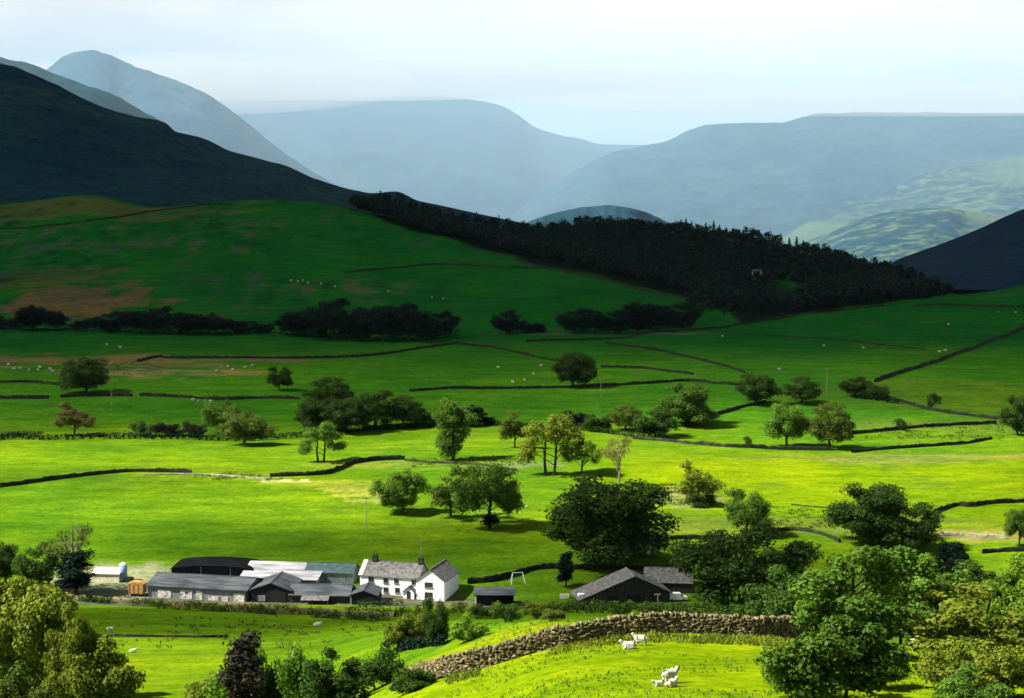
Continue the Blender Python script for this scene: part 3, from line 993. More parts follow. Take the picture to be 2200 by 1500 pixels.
TREES = [
    # shaded pastures
    (186, 844, 766, 108, 'round', 'dark', 'dark round tree beside the dry reed patch on the left'),
    (600, 840, 793, 52, 'oak', 'dark', 'small dark green tree alone on the wall of the left pasture'),
    (1230, 832, 753, 88, 'round', 'dark', 'dark spreading tree on the wall in the shaded middle pasture'),
    (1624, 870, 800, 84, 'round', 'dark', 'dark round tree left of the utility pole on the right pasture'),
    (1722, 869, 811, 74, 'oak', 'dark', 'dark round tree just left of the right utility pole'),
    (1838, 852, 811, 58, 'round', 'dark', 'dark tree at the corner where the hill wall comes down'),
    (1880, 858, 822, 56, 'scrub', 'dark', 'low dark bush right of the wall corner tree', ),
    (2005, 882, 844, 34, 'thorn', 'dark', 'tiny lone dark bush on the right sloping field'),
    (2186, 936, 850, 72, 'round', 'dark', 'dark tree cut by the right edge beyond the shaded fields'),
    (1934, 926, 899, 32, 'thorn', 'dark', 'small dark thorn bush on the wall in the right shaded field'),
    (1606, 962, 938, 26, 'thorn', 'dark', 'little dark bush on the long wall above the brightest field'),
    # row at the top of the sunlit fields
    (160, 938, 862, 88, 'open', 'bronze', 'rusty bronze round tree on the hedge at the left'),
    (305, 938, 902, 58, 'scrub', 'mid', 'green bush at the left end of the reddish hedge bushes'),
    (358, 938, 906, 62, 'scrub', 'brown', 'reddish brown bush in the middle of the hedge'),
    (412, 939, 906, 56, 'scrub', 'brown', 'reddish brown bush at the right end of the hedge bushes'),
    (478, 934, 860, 92, 'oak', 'mid', 'dark green tree behind the yellow topped tree on the hedge'),
    (525, 958, 884, 98, 'oak', 'olive', 'yellow topped tree with a dark ivied trunk on the hedge'),
    (690, 992, 902, 92, 'twin', 'mid', 'green tree on two slim trunks in the sunlit field'),
    (708, 890, 812, 92, 'oak', 'dark', 'highest dark tree of the dense copse left of centre'),
    (668, 926, 860, 72, 'round', 'dark', 'dark tree at the left end of the dense copse'),
    (740, 930, 850, 96, 'round', 'dark', 'dark tree at the front left of the dense copse'),
    (806, 922, 838, 112, 'round', 'dark', 'broad dark tree in the middle of the dense copse'),
    (866, 916, 852, 84, 'oak', 'dark', 'dark tree right of the middle of the dense copse'),
    (902, 912, 878, 58, 'scrub', 'dark', 'low dark bush at the right end of the dense copse'),
    (974, 990, 860, 84, 'ivied', 'mid', 'tall ivy covered tree with a domed top in the sunlit field'),
    (1012, 916, 872, 60, 'round', 'conifer', 'black green tree against the right side of the tall ivy covered tree'),
    (1046, 914, 892, 40, 'scrub', 'conifer', 'low dark bush on the hedge right of the ivy covered tree'),
    (1106, 962, 874, 66, 'open', 'olive', 'thin golden green tree left of the big twin trunked tree'),
    (1182, 1022, 880, 130, 'twin', 'yellow', 'large golden green tree on two dark trunks in the middle field'),
    (1250, 1022, 915, 84, 'open', 'lime', 'bright lime tree right of the big twin trunked tree'),
    (1330, 1046, 915, 76, 'sparse', 'bronze', 'pale pinkish almost bare tree behind the huge dark tree'),
    (1232, 915, 880, 58, 'scrub', 'conifer', 'dark bush on the hedge behind the twin trunked tree'),
    (1282, 928, 886, 54, 'scrub', 'dark', 'dark bush on the hedge behind the lime tree'),
    (1344, 926, 872, 72, 'oak', 'olive', 'olive green tree on the hedge above the pale bare tree'),
    (1408, 942, 876, 88, 'round', 'dark', 'dark round tree in front of the hedge left of the tall olive crown'),
    (1478, 916, 824, 112, 'round', 'mid', 'large olive green tree where two hedges meet right of centre'),
    (1690, 960, 860, 90, 'oak', 'mid', 'green tree on the long wall, left of a pair above the brightest field'),
    (1782, 965, 868, 92, 'oak', 'olive', 'olive tree on the long wall, right of a pair above the brightest field'),
    (1500, 1088, 984, 88, 'open', 'yellow', 'loose golden green tree alone in the bright field, right of centre'),
    (1505, 1090, 1050, 56, 'scrub', 'dark', 'dark ivy bush round the foot of the loose golden green tree'),
    # front of the sunlit fields
    (866, 1102, 1008, 102, 'round', 'mid', 'round green tree left of the spreading tree above the farmhouse'),
    (968, 1114, 994, 100, 'open', 'olive', 'olive green tree close behind the spreading tree above the farmhouse'),
    (1052, 1136, 996, 152, 'spread', 'mid', 'wide spreading dark oak with an ivied foot above the farmhouse'),
    (1050, 1138, 1098, 44, 'thorn', 'conifer', 'dark ivy mound around the foot of the wide spreading oak'),
    (1298, 1218, 1022, 262, 'round', 'dark', 'huge dark round tree, biggest in the valley, behind the stone barn'),
    (1216, 1262, 1178, 42, 'spire', 'conifer', 'dark narrow cypress left of the stone barn'),
    (1604, 1150, 1058, 106, 'oak', 'mid', 'mid green tree rising behind the great dark tree by the barn'),
    (1592, 1305, 1118, 246, 'round', 'dark', 'great dark tree shading the right end of the stone barn'),
    (1872, 1172, 1038, 182, 'round', 'dark', 'large dark domed tree at the right end of the brightest field'),
    (1962, 1182, 1078, 112, 'round', 'dark', 'dark tree leaning against the right of the large domed tree'),
    (2042, 1242, 1160, 74, 'round', 'conifer', 'small black green tree below the right field wall'),
    (2190, 1176, 1080, 62, 'oak', 'mid', 'green tree cut by the right edge beside the small yellow field'),
    (160, 1275, 1096, 128, 'sparse', 'olive', 'half bare tree with a black ivied trunk at the left of the farm'),
    (165, 1278, 1172, 96, 'spire', 'conifer', 'black ivy mass round the foot of the half bare tree'),
    (12, 1255, 1165, 70, 'round', 'dark', 'dark bush at the left edge behind the golden tree'),
    (82, 1268, 1165, 86, 'round', 'dark', 'dark green bush between the left edge and the half bare tree'),
    # garden and field edge in front of the farm
    (935, 1390, 1290, 64, 'oak', 'dark', 'small dark tree in the middle of the golden bushes below the farmhouse'),
    (880, 1392, 1312, 92, 'bushy', 'yellow', 'golden bush left of the small dark tree below the farmhouse'),
    (1005, 1378, 1325, 86, 'bushy', 'lime', 'pale green bush right of the small dark tree below the farmhouse'),
    (1085, 1338, 1288, 70, 'scrub', 'mid', 'green bush in front of the grey garage'),
    (1146, 1330, 1288, 50, 'scrub', 'yellow', 'yellow bush right of the grey garage'),
    (1035, 1330, 1296, 56, 'scrub', 'dark', 'dark bush at the left front of the grey garage'),
    (1188, 1335, 1306, 50, 'scrub', 'olive', 'low olive bush between the yellow bush and the barn yard'),
]
for T in TREES:
    px, b, tp, w, kd, lf, lb = T
    tree(px, b, tp - 3, w * 1.2, kd, lf, lb, bark=M_PALEBARK if kd == 'sparse' else None)

# near trees and bushes, their feet below the frame or behind the slope (layout distance given)
NEARTREES = [
    (35, 1220, 240, 182, 'bigleaf', 'yellow', 'big golden green leafy tree filling the lower left corner'),
    (140, 1306, 130, 178, 'bigleaf', 'yellow', 'rounded golden green tree leaning out from the big golden tree at lower left'),
    (205, 1384, 190, 176, 'bushy', 'yellow', 'pale leafy bush in front of the big golden tree at lower left'),
    (20, 1440, 190, 160, 'bushy', 'olive', 'olive bush at the bottom left corner'),
    (515, 1332, 130, 138, 'spire', 'brown', 'dark purplish pointed bush at the bottom, left of centre'),
    (570, 1368, 100, 142, 'scrub', 'dark', 'dark green bush touching the purplish pointed bush'),
    (650, 1368, 140, 136, 'scrub', 'mid', 'green bush right of the purplish pointed bush'),
    (715, 1392, 170, 126, 'airy', 'dark', 'dark bush in the bottom middle under the near wall end'),
    (800, 1380, 150, 132, 'scrub', 'dark', 'dark green bush at the low left end of the near stone wall'),
    (880, 1436, 120, 112, 'bushy', 'dark', 'dark bush against the near stone wall at the bottom edge'),
    (560, 1428, 230, 146, 'bushy', 'lime', 'bright green leafy bush at the bottom edge, left of centre'),
    (430, 1444, 160, 150, 'bushy', 'yellow', 'yellow green bush at the bottom edge beside the sunlit grass'),
    (1838, 1150, 330, 108, 'airy', 'mid', 'tall leafy green tree right of the near wall end'),
    (1985, 1158, 290, 146, 'airy', 'mid', 'broad green tree behind the tall leafy tree on the right'),
    (2090, 1212, 250, 160, 'bigleaf', 'dark', 'dark green tree right of the broad tree on the right'),
    (1690, 1222, 230, 176, 'bigleaf', 'dark', 'dark leafy tree between the barn and the near wall end'),
    (1815, 1312, 330, 84, 'sapling', 'mid', 'many stemmed young tree at the lower right in front of the wall end'),
    (1745, 1396, 170, 84, 'bushy', 'lime', 'bright leafy shoots at the left foot of the many stemmed tree'),
    (1895, 1376, 160, 90, 'bushy', 'mid', 'green bush at the right foot of the many stemmed tree'),
    (1692, 1396, 110, 88, 'sapling', 'mid', 'thin leafy sapling at the right end of the near field'),
    (2125, 1248, 340, 106, 'airy', 'yellow', 'golden green leafy tree in the lower right corner'),
    (2190, 1200, 190, 135, 'bigleaf', 'lime', 'light green tree at the right edge above the golden corner tree'),
    (1945, 1290, 190, 124, 'airy', 'mid', 'round green tree filling the gap right of the many stemmed tree'),
    (2165, 1374, 230, 86, 'bushy', 'yellow', 'broad golden bush at the right edge under the golden corner tree'),
    (2100, 1440, 210, 80, 'bushy', 'mid', 'low green bush at the bottom right corner'),
    (2060, 1390, 180, 90, 'bushy', 'yellow', 'golden green bush at the bottom right beside the white boulder'),
]
for (px, tp, w, d, kd, lf, lb) in NEARTREES:
    tree(px, None, tp, w, kd, lf, lb, d=d, name='bush' if kd in ('bushy', 'spire', 'scrub') else 'tree')


# ------------------------------------------------------------------ forest on the ridge behind the green hill
def conifer_mesh(seed):
    r = np.random.default_rng(seed)
    H, Rw = 18.0, 3.4
    n = 700
    z = H * (0.06 + 0.94 * r.uniform(0, 1, n) ** 1.25)
    q = (1 - z / H)
    lev = np.floor(z / 1.3)
    rad = Rw * (q ** 0.85) * (0.55 + 0.45 * ((z / 1.3) % 1 < 0.55)) * r.uniform(0.35, 1.05, n) + 0.1
    az = r.uniform(0, 6.283, n)
    p = np.stack([np.cos(az) * rad, np.sin(az) * rad, z - 0.25 * rad], -1)
    out = np.stack([np.cos(az), np.sin(az), -0.35 + 0 * az], -1)
    side = np.stack([-np.sin(az), np.cos(az), 0.3 * r.normal(size=n)], -1)
    L = (0.5 + 0.9 * q)[:, None] * r.uniform(0.7, 1.3, n)[:, None]
    v = np.stack([p - out * L * .7, p - side * L * .5, p + out * L, p + side * L * .5], 1).reshape(-1, 3)
    return mesh_np('crown', v, np.arange(4 * n).reshape(n, 4), LEAF['conifer'], r.uniform(0, 1, n))


def forest_tree_mesh(seed):
    r = np.random.default_rng(seed)
    n = 26
    d = r.normal(size=(n, 3))
    d /= np.linalg.norm(d, axis=1)[:, None]
    cen = d * np.array([4.6, 4.6, 5.2]) * (r.uniform(.3, 1, n) ** .4)[:, None] + np.array([0, 0, 8.5])
    v, f, ti = leaf_cloud(r, cen, r.uniform(1.5, 2.6, n), 26, 1.25)
    return mesh_np('crown', v, f, LEAF['conifer'], ti)


_tm = MB()
_tm.tube([(0, 0, -1), (0, 0, 5), (0, 0, 11)], [.32, .25, .1], 5)
_t0 = _tm.build('trunk', M_BARK)
TRUNK_FOREST = _t0.data
bpy.data.objects.remove(_t0)
CONS = [conifer_mesh(i) for i in range(3)]
BRD = [forest_tree_mesh(20 + i) for i in range(4)]


def plain_tree(p, sc, me, label, name, group, sx=None):
    r = empty(name, p, _tr.uniform(0, 6.28))
    r.scale = (sx or sc, sx or sc, sc)
    tag(r, label, 'tree', group)
    link('crown', me, r)
    link('trunk', TRUNK_FOREST, r)
    return r


# countable heads along the skyline of the forest: (px, top)
SKY = [(775, 424, 'b'), (800, 416, 'b'), (828, 413, 'b'), (858, 418, 'b'), (884, 430, 'b'), (912, 438, 'b'), (938, 444, 'b'), (968, 450, 'b'), (1000, 456, 'b'), (1032, 460, 'b'), (1062, 466, 'b'),
       (1092, 470, 'b'), (1122, 475, 'b'), (1154, 476, 'b'), (1186, 476, 'b'), (1214, 474, 'b'), (1240, 464, 'b'), (1262, 462, 'b'), (1284, 463, 'b'), (1308, 464, 'b'), (1332, 466, 'c'),
       (1354, 468, 'b'), (1378, 473, 'b'), (1402, 478, 'c'), (1420, 478, 'c'), (1440, 478, 'b'), (1459, 471, 'c'), (1470, 469, 'c'), (1482, 475, 'c'), (1497, 480, 'b'), (1512, 478, 'c'),
       (1529, 474, 'c'), (1541, 483, 'c'), (1556, 488, 'c'), (1574, 490, 'b'), (1596, 488, 'b'), (1618, 490, 'b'), (1640, 496, 'b'), (1664, 504, 'b'), (1690, 510, 'c'), (1706, 508, 'c'),
       (1724, 518, 'b'), (1746, 524, 'b'), (1768, 524, 'b'), (1792, 534, 'b'), (1818, 545, 'b'), (1846, 553, 'b'), (1874, 553, 'b'), (1900, 558, 'b'), (1926, 566, 'b'), (1950, 574, 'b'),
       (1974, 584, 'b'), (1998, 594, 'b'), (2018, 606, 'b')]


def forest_d(px):
    return float(np.interp(px, [760, 950, 1250, 1500, 1800, 2020], [1330, 1380, 1480, 1500, 1480, 1330]))


for i, (px, tp, k) in enumerate(SKY):
    d = forest_d(px)
    p = at_d(px, d)
    zt = HC + pix(px, tp)[1] * p[1]
    hh = float(np.clip(zt - p[2], 11, 26))
    if hh < zt - p[2]:
        p[2] = zt - hh
    side = 'left' if px < 1230 else ('middle' if px < 1600 else 'right')
    if k == 'c':
        plain_tree(p, hh / 18, CONS[i % 3], 'pointed dark conifer sticking up on the forest skyline', 'conifer', 'conifers on the forest skyline', max(1.3, min(1.9, hh / 13)))
    else:
        lab = {'left': 'dark round crowned tree on the narrow left skyline of the forest', 'middle': 'dark round crowned tree on the high middle skyline of the forest',
               'right': 'dark round crowned tree on the falling right skyline of the forest'}[side]
        plain_tree(p, hh / 14.5, BRD[i % 4], lab, 'tree', 'round trees on the forest skyline', max(0.8, min(1.35, hh / 14.5)))


def in_poly(px, py, poly):
    inside = np.zeros(np.shape(px), bool)
    n = len(poly)
    for i in range(n):
        x0, y0 = poly[i]
        x1, y1 = poly[(i + 1) % n]
        c = ((y0 > py) != (y1 > py)) & (px < (x1 - x0) * (py - y0) / (y1 - y0 + 1e-9) + x0)
        inside ^= c
    return inside


FOREST_LO = [(760, 452), (830, 474), (900, 499), (1000, 522), (1100, 550), (1200, 576), (1300, 598), (1400, 622), (1478, 640), (1440, 672), (1400, 704), (1480, 708), (1600, 693), (1700, 677), (1800, 664),
             (1900, 652), (2000, 640), (2040, 630)]


def forest_mass():
    """the wood behind the skyline trees, which reads as one mass: many leafy heads joined in one sheet of crowns"""
    r = np.random.default_rng(99)
    lo_x = np.array([p[0] for p in FOREST_LO if p not in [(1440, 672), (1400, 704)]], float)
    lo_y = np.array([p[1] for p in FOREST_LO if p not in [(1440, 672), (1400, 704)]], float)
    pts = []
    n = 0
    while n < 3800:
        px = r.uniform(765, 2030)
        # nearest edge of the wood on this bearing
        ylow = np.interp(px, lo_x, lo_y)
        base = gp(px, ylow, 800)
        d0 = base[1] / S
        d1 = forest_d(px) - 4
        if d1 <= d0:
            d0 = d1 - 15
        d = d0 + (d1 - d0) * r.uniform(0, 1) ** 0.8
        if 1650 < px < 1745 and 0.30 < (d - d0) / (d1 - d0) < 0.62:
            continue
        if 1590 < px < 1660 and 0.40 < (d - d0) / (d1 - d0) < 0.55:
            continue
        p = at_d(px, d)
        pts.append((p, r.uniform(9, 15)))
        n += 1
    V, F, TT = [], [], []
    off = 0
    for p, h in pts:
        m = 9
        dd = r.normal(size=(m, 3))
        dd /= np.linalg.norm(dd, axis=1)[:, None]
        dd[:, 2] = np.abs(dd[:, 2]) * 1.0 - 0.25
        cen = dd * np.array([.30 * h, .30 * h, .38 * h]) * r.uniform(.5, 1, m)[:, None] + np.array([0, 0, .6 * h]) + p
        v, f, ti = leaf_cloud(r, cen, r.uniform(.13, .2, m) * h, 9, 1.9)
        V.append(v)
        F.append(f + off)
        off += len(v)
        TT.append(np.clip(ti * 0.6 + r.uniform(0, .4), 0, 1))
    o = link('forest', mesh_np('forest', np.concatenate(V), np.concatenate(F), LEAF['conifer'], np.concatenate(TT)))
    tag(o, 'dense dark forest covering the ridge behind the green hill', 'forest', None, 'stuff')


forest_mass()


# ------------------------------------------------------------------ drystone walls and hedges
def line_pts(pl, step, jitter=0.0, r=None, d=None):
    P = []
    for q in pl:
        if len(q) == 3:
            P.append(at_d(q[0], q[2]))
        else:
            P.append(gp(q[0], q[1]))
    P = np.array(P)[:, :2]
    # smooth the corners a little with a dense resample
    seg = np.concatenate([[0], np.cumsum(np.linalg.norm(np.diff(P, axis=0), axis=1))])
    L = seg[-1]
    n = max(3, int(L / step))
    s = np.linspace(0, L, n)
    if len(P) > 2:
        x = pchip(seg, P[:, 0], s)
        y = pchip(seg, P[:, 1], s)
    else:
        x = np.interp(s, seg, P[:, 0])
        y = np.interp(s, seg, P[:, 1])
    return np.stack([x, y, ground_z(x, y)], -1), L


def wall(pl, label, h=1.5, w=0.7, mat=None, seed=0, step=0.9, broken=0.0, group='drystone field walls', name='drystone_wall'):
    r = np.random.default_rng(seed + 300)
    c, L = line_pts(pl, step)
    n = len(c)
    t = np.gradient(c[:, :2], axis=0)
    t /= np.linalg.norm(t, axis=1)[:, None] + 1e-9
    nor = np.stack([-t[:, 1], t[:, 0]], -1)
    s = np.arange(n) * step
    hh = h * (1 + 0.16 * fbm(s / 4, s * 0, seed, 3) + 0.10 * r.normal(size=n) * 0.6)
    if broken:
        hh *= 1 - broken * sstep(0.05, 0.45, fbm(s / 9, s * 0 + 3, seed + 9, 2))
    prof = [(-.5, -.35), (-.47, .25), (-.40, .62), (-.30, .93), (0, 1.02), (.30, .93), (.40, .62), (.47, .25), (.5, -.35)]
    rows = []
    for (a, b) in prof:
        off = a * w * (1 + 0.12 * r.normal(size=n))
        z = c[:, 2] + b * hh + 0.05 * h * r.normal(size=n)
        wob = fbm(s / 12, s * 0 + 1, seed + 4, 2) * 0.4
        rows.append(np.stack([c[:, 0] + nor[:, 0] * (off + wob), c[:, 1] + nor[:, 1] * (off + wob), z], -1))
    v = np.stack(rows, 1)
    k = len(prof)
    ix = np.arange(n * k).reshape(n, k)
    f = np.stack([ix[:-1, :-1], ix[1:, :-1], ix[1:, 1:], ix[:-1, 1:]], -1).reshape(-1, 4)
    o = link(name, mesh_np(name, v.reshape(-1, 3), f, mat or M_WALLDARK, r.uniform(0, 1, len(f))))
    tag(o, label, 'wall', group, 'thing')
    return o


def hedge(pl, label, h=1.8, w=1.6, leaf='dark', seed=0, group='field hedges', size=.42, n_per=26, gap=0.0, cat='hedge', name='hedge'):
    r = np.random.default_rng(seed + 900)
    c, L = line_pts(pl, 0.9)
    n = len(c)
    s = np.arange(n) * 0.9
    hh = h * (1 + 0.45 * fbm(s / 8, s * 0, seed, 4))
    keep = np.ones(n, bool) if not gap else fbm(s / 10, s * 0 + 2, seed + 5, 2) < (0.5 - gap)
    cen, rad = [], []
    for i in np.nonzero(keep)[0]:
        for lv in (0.3, 0.72):
            cen.append(c[i] + np.array([r.normal() * w * .22, r.normal() * w * .22, lv * hh[i]]))
            rad.append(w * r.uniform(.32, .5))
    v, f, ti = leaf_cloud(r, cen, rad, n_per, size)
    o = link(name, mesh_np(name, v, f, LEAF[leaf], ti))
    tag(o, label, cat, group)
    return o


WALLS = [
    ([(-40, 1056), (0, 1048), (80, 1037), (150, 1028), (230, 1019), (300, 1014), (360, 1015), (412, 1018)], 'long dark drystone wall across the sunlit left field', 1.9, 'd'),
    ([(580, 1026), (640, 1024), (700, 1020), (735, 1008), (760, 998), (810, 991), (870, 989)], 'short curved dark wall in the sunlit field left of centre', 2.1, 'd'),
    ([(870, 990), (960, 996), (1030, 1000), (1110, 1012)], 'low overgrown wall continuing right from the short curved wall', 0.9, 'd'),
    ([(2006, 1104), (2035, 1094), (2060, 1088), (2080, 1090), (2120, 1085), (2200, 1080), (2260, 1077)], 'dark wall between the brightest field and the small yellow field at right', 2.0, 'd'),
    ([(1360, 944), (1430, 949), (1500, 956), (1580, 962), (1650, 966), (1800, 969)], 'long dark wall along the top of the brightest field', 1.9, 'd'),
    ([(1830, 974), (1880, 968), (1950, 963), (2060, 956), (2130, 945)], 'dark wall rising to the right edge above the reedy strip', 1.7, 'd'),
    ([(-40, 857), (0, 857), (105, 857)], 'short dark wall at the left edge of the shaded pastures', 2.2, 'd'),
    ([(130, 855), (200, 852), (285, 852)], 'dark wall below the dark round tree on the left', 2.0, 'd'),
    ([(300, 852), (390, 855), (480, 860), (560, 857), (645, 859)], 'dark wall from the left utility pole towards the dense copse', 2.0, 'd'),
    ([(-40, 822), (60, 822), (130, 828), (180, 832)], 'dark wall at the far left running behind the dark round tree', 1.7, 'd'),
    ([(295, 778), (325, 771), (350, 768)], 'stub of dark wall at the right end of the dry reed patch', 2.0, 'd'),
    ([(350, 770), (450, 771), (600, 771), (700, 770), (800, 765), (870, 755), (930, 746), (985, 738)], 'long dark wall across the far left pasture below the big dark clump', 1.9, 'd'),
    ([(985, 740), (1060, 748), (1150, 768), (1210, 778)], 'dark wall falling right towards the spreading tree in the shaded pasture', 1.7, 'd'),
    ([(880, 842), (960, 836), (1050, 837), (1150, 836), (1230, 834), (1320, 829), (1400, 825), (1480, 820), (1540, 826), (1590, 830)], 'long dark wall passing under the spreading tree in the shaded pasture', 1.9, 'd'),
    ([(1290, 790), (1370, 792), (1440, 800), (1490, 806)], 'short dark wall right of the spreading tree in the shaded pasture', 1.7, 'd'),
    ([(1130, 736), (1230, 732), (1330, 729), (1400, 716), (1480, 710), (1600, 697), (1700, 682), (1800, 669), (1900, 658)], 'wall along the lower edge of the forest', 1.8, 'd'),
    ([(1300, 738), (1370, 747), (1450, 762), (1530, 781), (1600, 802)], 'dark wall slanting down right of the grey track', 1.9, 'd'),
    ([(2230, 692), (2200, 706), (2130, 733), (2050, 764), (1970, 792), (1880, 822)], 'heavy dark wall slanting down from the right edge', 2.6, 'd'),
    ([(1900, 855), (1950, 868), (2000, 883), (2060, 892), (2150, 903)], 'dark wall crossing the right slope above the reedy field', 1.9, 'd'),
    ([(1815, 936), (1880, 930), (1950, 923), (2040, 916), (2140, 911)], 'dark wall through the small thorn bush in the right shaded field', 1.9, 'd'),
    ([(1540, 893), (1580, 882), (1610, 873), (1645, 868)], 'short dark wall linking the olive tree to the dark round tree', 2.0, 'd'),
    ([(1660, 1142), (1700, 1140), (1745, 1145), (1775, 1153), (1805, 1166)], 'curved dark wall in the rough grass behind the barn trees', 1.6, 'd'),
    ([(2110, 1190), (2150, 1187), (2240, 1184)], 'short dark wall at the right edge below the rubble bank', 1.7, 'd'),
    ([(1440, 1160), (1500, 1158), (1560, 1156)], 'dark wall in the grass right of the huge round tree', 1.4, 'd'),
    ([(1005, 1256), (1060, 1250), (1110, 1238), (1150, 1226), (1200, 1222)], 'dark garden wall behind the swing frame', 2.0, 'd'),
    ([(1225, 1224), (1300, 1224), (1380, 1224), (1450, 1222), (1480, 1215)], 'dark wall under the huge round tree behind the stone barn', 1.6, 'd'),
    ([(195, 1368), (300, 1369), (400, 1370), (490, 1370)], 'low grassy wall across the field below the farm sheds', 0.7, 'd'),
    ([(-20, 492), (80, 488), (180, 478), (260, 466), (345, 452)], 'dark wall climbing the rough left hilltop', 2.0, 'd'),
    ([(345, 452), (420, 443), (500, 440)], 'faint wall along the crest of the green hill', 1.8, 'd'),
    ([(740, 588), (820, 580), (900, 572), (990, 570), (1100, 576), (1200, 578)], 'faint dark wall across the face of the green hill', 2.0, 'd'),
    ([(1470, 642), (1400, 628), (1300, 604), (1200, 582), (1100, 556), (1000, 528)], 'wall between the green hill and the forest', 1.6, 'd'),
    ([(1560, 715), (1700, 724), (1850, 735), (1990, 752)], 'faint grassed wall across the right green pasture', 0.9, 'd'),
    ([(1960, 658), (2060, 657), (2150, 660), (2230, 662)], 'dark wall at the top of the right green pasture', 1.8, 'd'),
    ([(2015, 1152), (2060, 1152), (2110, 1156), (2160, 1158)], 'tumbled pale stone wall below the small yellow field', 1.1, 'r'),
    ([(1700, 1085), (1800, 1094), (1900, 1100)], 'low grassed bank along the lower edge of the brightest field', 0.5, 'd'),
    ([(300, 1022), (420, 1022), (500, 1025), (580, 1030)], 'broken pale wall between the two dark walls of the sunlit field', 0.5, 'r'),
]
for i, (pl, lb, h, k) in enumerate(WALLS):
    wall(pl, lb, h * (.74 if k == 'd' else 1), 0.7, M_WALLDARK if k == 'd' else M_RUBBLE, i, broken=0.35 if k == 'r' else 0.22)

HEDGES = [
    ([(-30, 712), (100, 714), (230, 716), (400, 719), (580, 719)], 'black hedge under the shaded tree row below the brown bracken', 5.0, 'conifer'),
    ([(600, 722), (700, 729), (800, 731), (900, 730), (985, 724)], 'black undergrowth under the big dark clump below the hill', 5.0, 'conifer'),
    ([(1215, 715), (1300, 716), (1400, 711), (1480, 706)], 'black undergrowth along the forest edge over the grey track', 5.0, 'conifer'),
    ([(-40, 950), (40, 944), (100, 946), (200, 944), (300, 944), (430, 945)], 'dark hedge along the top of the sunlit left field', 2.3, 'conifer'),
    ([(430, 946), (520, 948), (620, 942), (700, 935), (800, 926), (930, 920)], 'dark hedge running past the dense copse', 2.2, 'conifer'),
    ([(930, 918), (1000, 918), (1060, 914), (1130, 920)], 'dark hedge behind the tall ivy covered tree', 2.0, 'conifer'),
    ([(1200, 918), (1290, 930), (1400, 944)], 'dark hedge behind the lime tree and pale bare tree', 2.0, 'dark'),
    ([(1400, 920), (1480, 916), (1540, 896)], 'dark hedge under the large olive green tree', 1.8, 'conifer'),
    ([(1840, 856), (1890, 862), (1930, 868)], 'dark hedge below the wall corner tree', 1.6, 'conifer'),
    ([(-30, 945), (40, 936), (90, 938)], 'low green bramble hedge at the left edge', 1.6, 'dark'),
]
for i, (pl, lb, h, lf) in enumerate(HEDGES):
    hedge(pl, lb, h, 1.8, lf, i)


# ------------------------------------------------------------------ grass tufts and rushes (uncountable)
def tufts(name, label, spots, leaf, seed, hgt, blades):
    """spots: bearing range, distance range, count, clumping"""
    r = np.random.default_rng(seed)
    V = []
    for (p0, p1, d0, d1, n, thr) in spots:
        px = r.uniform(p0, p1, n)
        d = r.uniform(d0, d1, n)
        u = np.array([pix(q, 1200)[0] for q in px])
        y = d * S
        x = u * y
        keep = fbm(x / 7, y / 7, seed, 4) > thr
        x, y = x[keep], y[keep]
        z = ground_z(x, y)
        m = len(x)
        for b in range(blades):
            a = r.uniform(0, 6.283, m)
            h = hgt * r.uniform(.5, 1.3, m)
            w = hgt * r.uniform(.14, .30, m)
            lean = r.normal(size=(m, 2)) * .35 * h[:, None]
            ox, oy = r.normal(size=m) * hgt * .5, r.normal(size=m) * hgt * .5
            base = np.stack([x + ox, y + oy, z - .03], -1)
            side = np.stack([np.cos(a) * w, np.sin(a) * w, 0 * a], -1)
            mid = base + np.stack([lean[:, 0] * .4, lean[:, 1] * .4, h * .55], -1)
            top = base + np.stack([lean[:, 0], lean[:, 1], h], -1)
            V.append(np.stack([base, mid + side, top, mid - side], 1).reshape(-1, 3))
    v = np.concatenate(V)
    n = len(v) // 4
    o = link(name, mesh_np(name, v, np.arange(4 * n).reshape(n, 4), LEAF[leaf], r.uniform(0, 1, n)))
    tag(o, label, 'grass', None, 'stuff')


tufts('grass', 'bright tussocks of grass in the near fields', [(880, 2200, 78, 124, 5200, .02), (150, 900, 120, 300, 3600, .05), (1000, 1300, 118, 200, 1500, -.05)], 'lime', 11, .20, 4)
tufts('grass', 'rough grass and weeds along the foot of the near stone wall', [(960, 1700, 108, 113.5, 1500, -.2), (1000, 1720, 116, 119, 700, -.2)], 'yellow', 12, .32, 4)
tufts('grass', 'dark rushes in the damp corners of the sunlit fields', [(1380, 1560, 398, 425, 500, -.1), (1560, 1850, 372, 395, 700, 0), (1850, 2150, 500, 535, 900, -.05), (880, 1150, 448, 462, 400, -.1),
                                                                  (420, 620, 428, 440, 300, 0), (200, 900, 235, 300, 700, .15), (200, 360, 640, 700, 500, -.1), (0, 300, 640, 690, 500, -.1)], 'olive', 13, .55, 5)

# ------------------------------------------------------------------ near drystone wall, stone by stone
def stone_template():
    g = np.linspace(-1, 1, 3)
    pts, key = [], {}
    for x in g:
        for y in g:
            for z in g:
                if max(abs(x), abs(y), abs(z)) > .9:
                    key[(x, y, z)] = len(pts)
                    pts.append((x, y, z))
    f = []
    for ax in range(3):
        for sgn in (-1, 1):
            for i in range(2):
                for j in range(2):
                    q = []
                    for (a, b) in ((i, j), (i + 1, j), (i + 1, j + 1), (i, j + 1)):
                        p = [0, 0, 0]
                        p[ax] = sgn
                        p[(ax + 1) % 3] = g[a]
                        p[(ax + 2) % 3] = g[b]
                        q.append(key[tuple(float(t) for t in p)])
                    f.append(q if sgn > 0 else q[::-1])
    p = np.array(pts)
    p = p / (np.abs(p) ** 6.0).sum(1)[:, None] ** (1 / 6.0)
    return p, np.array(f)


ST_P, ST_F = stone_template()


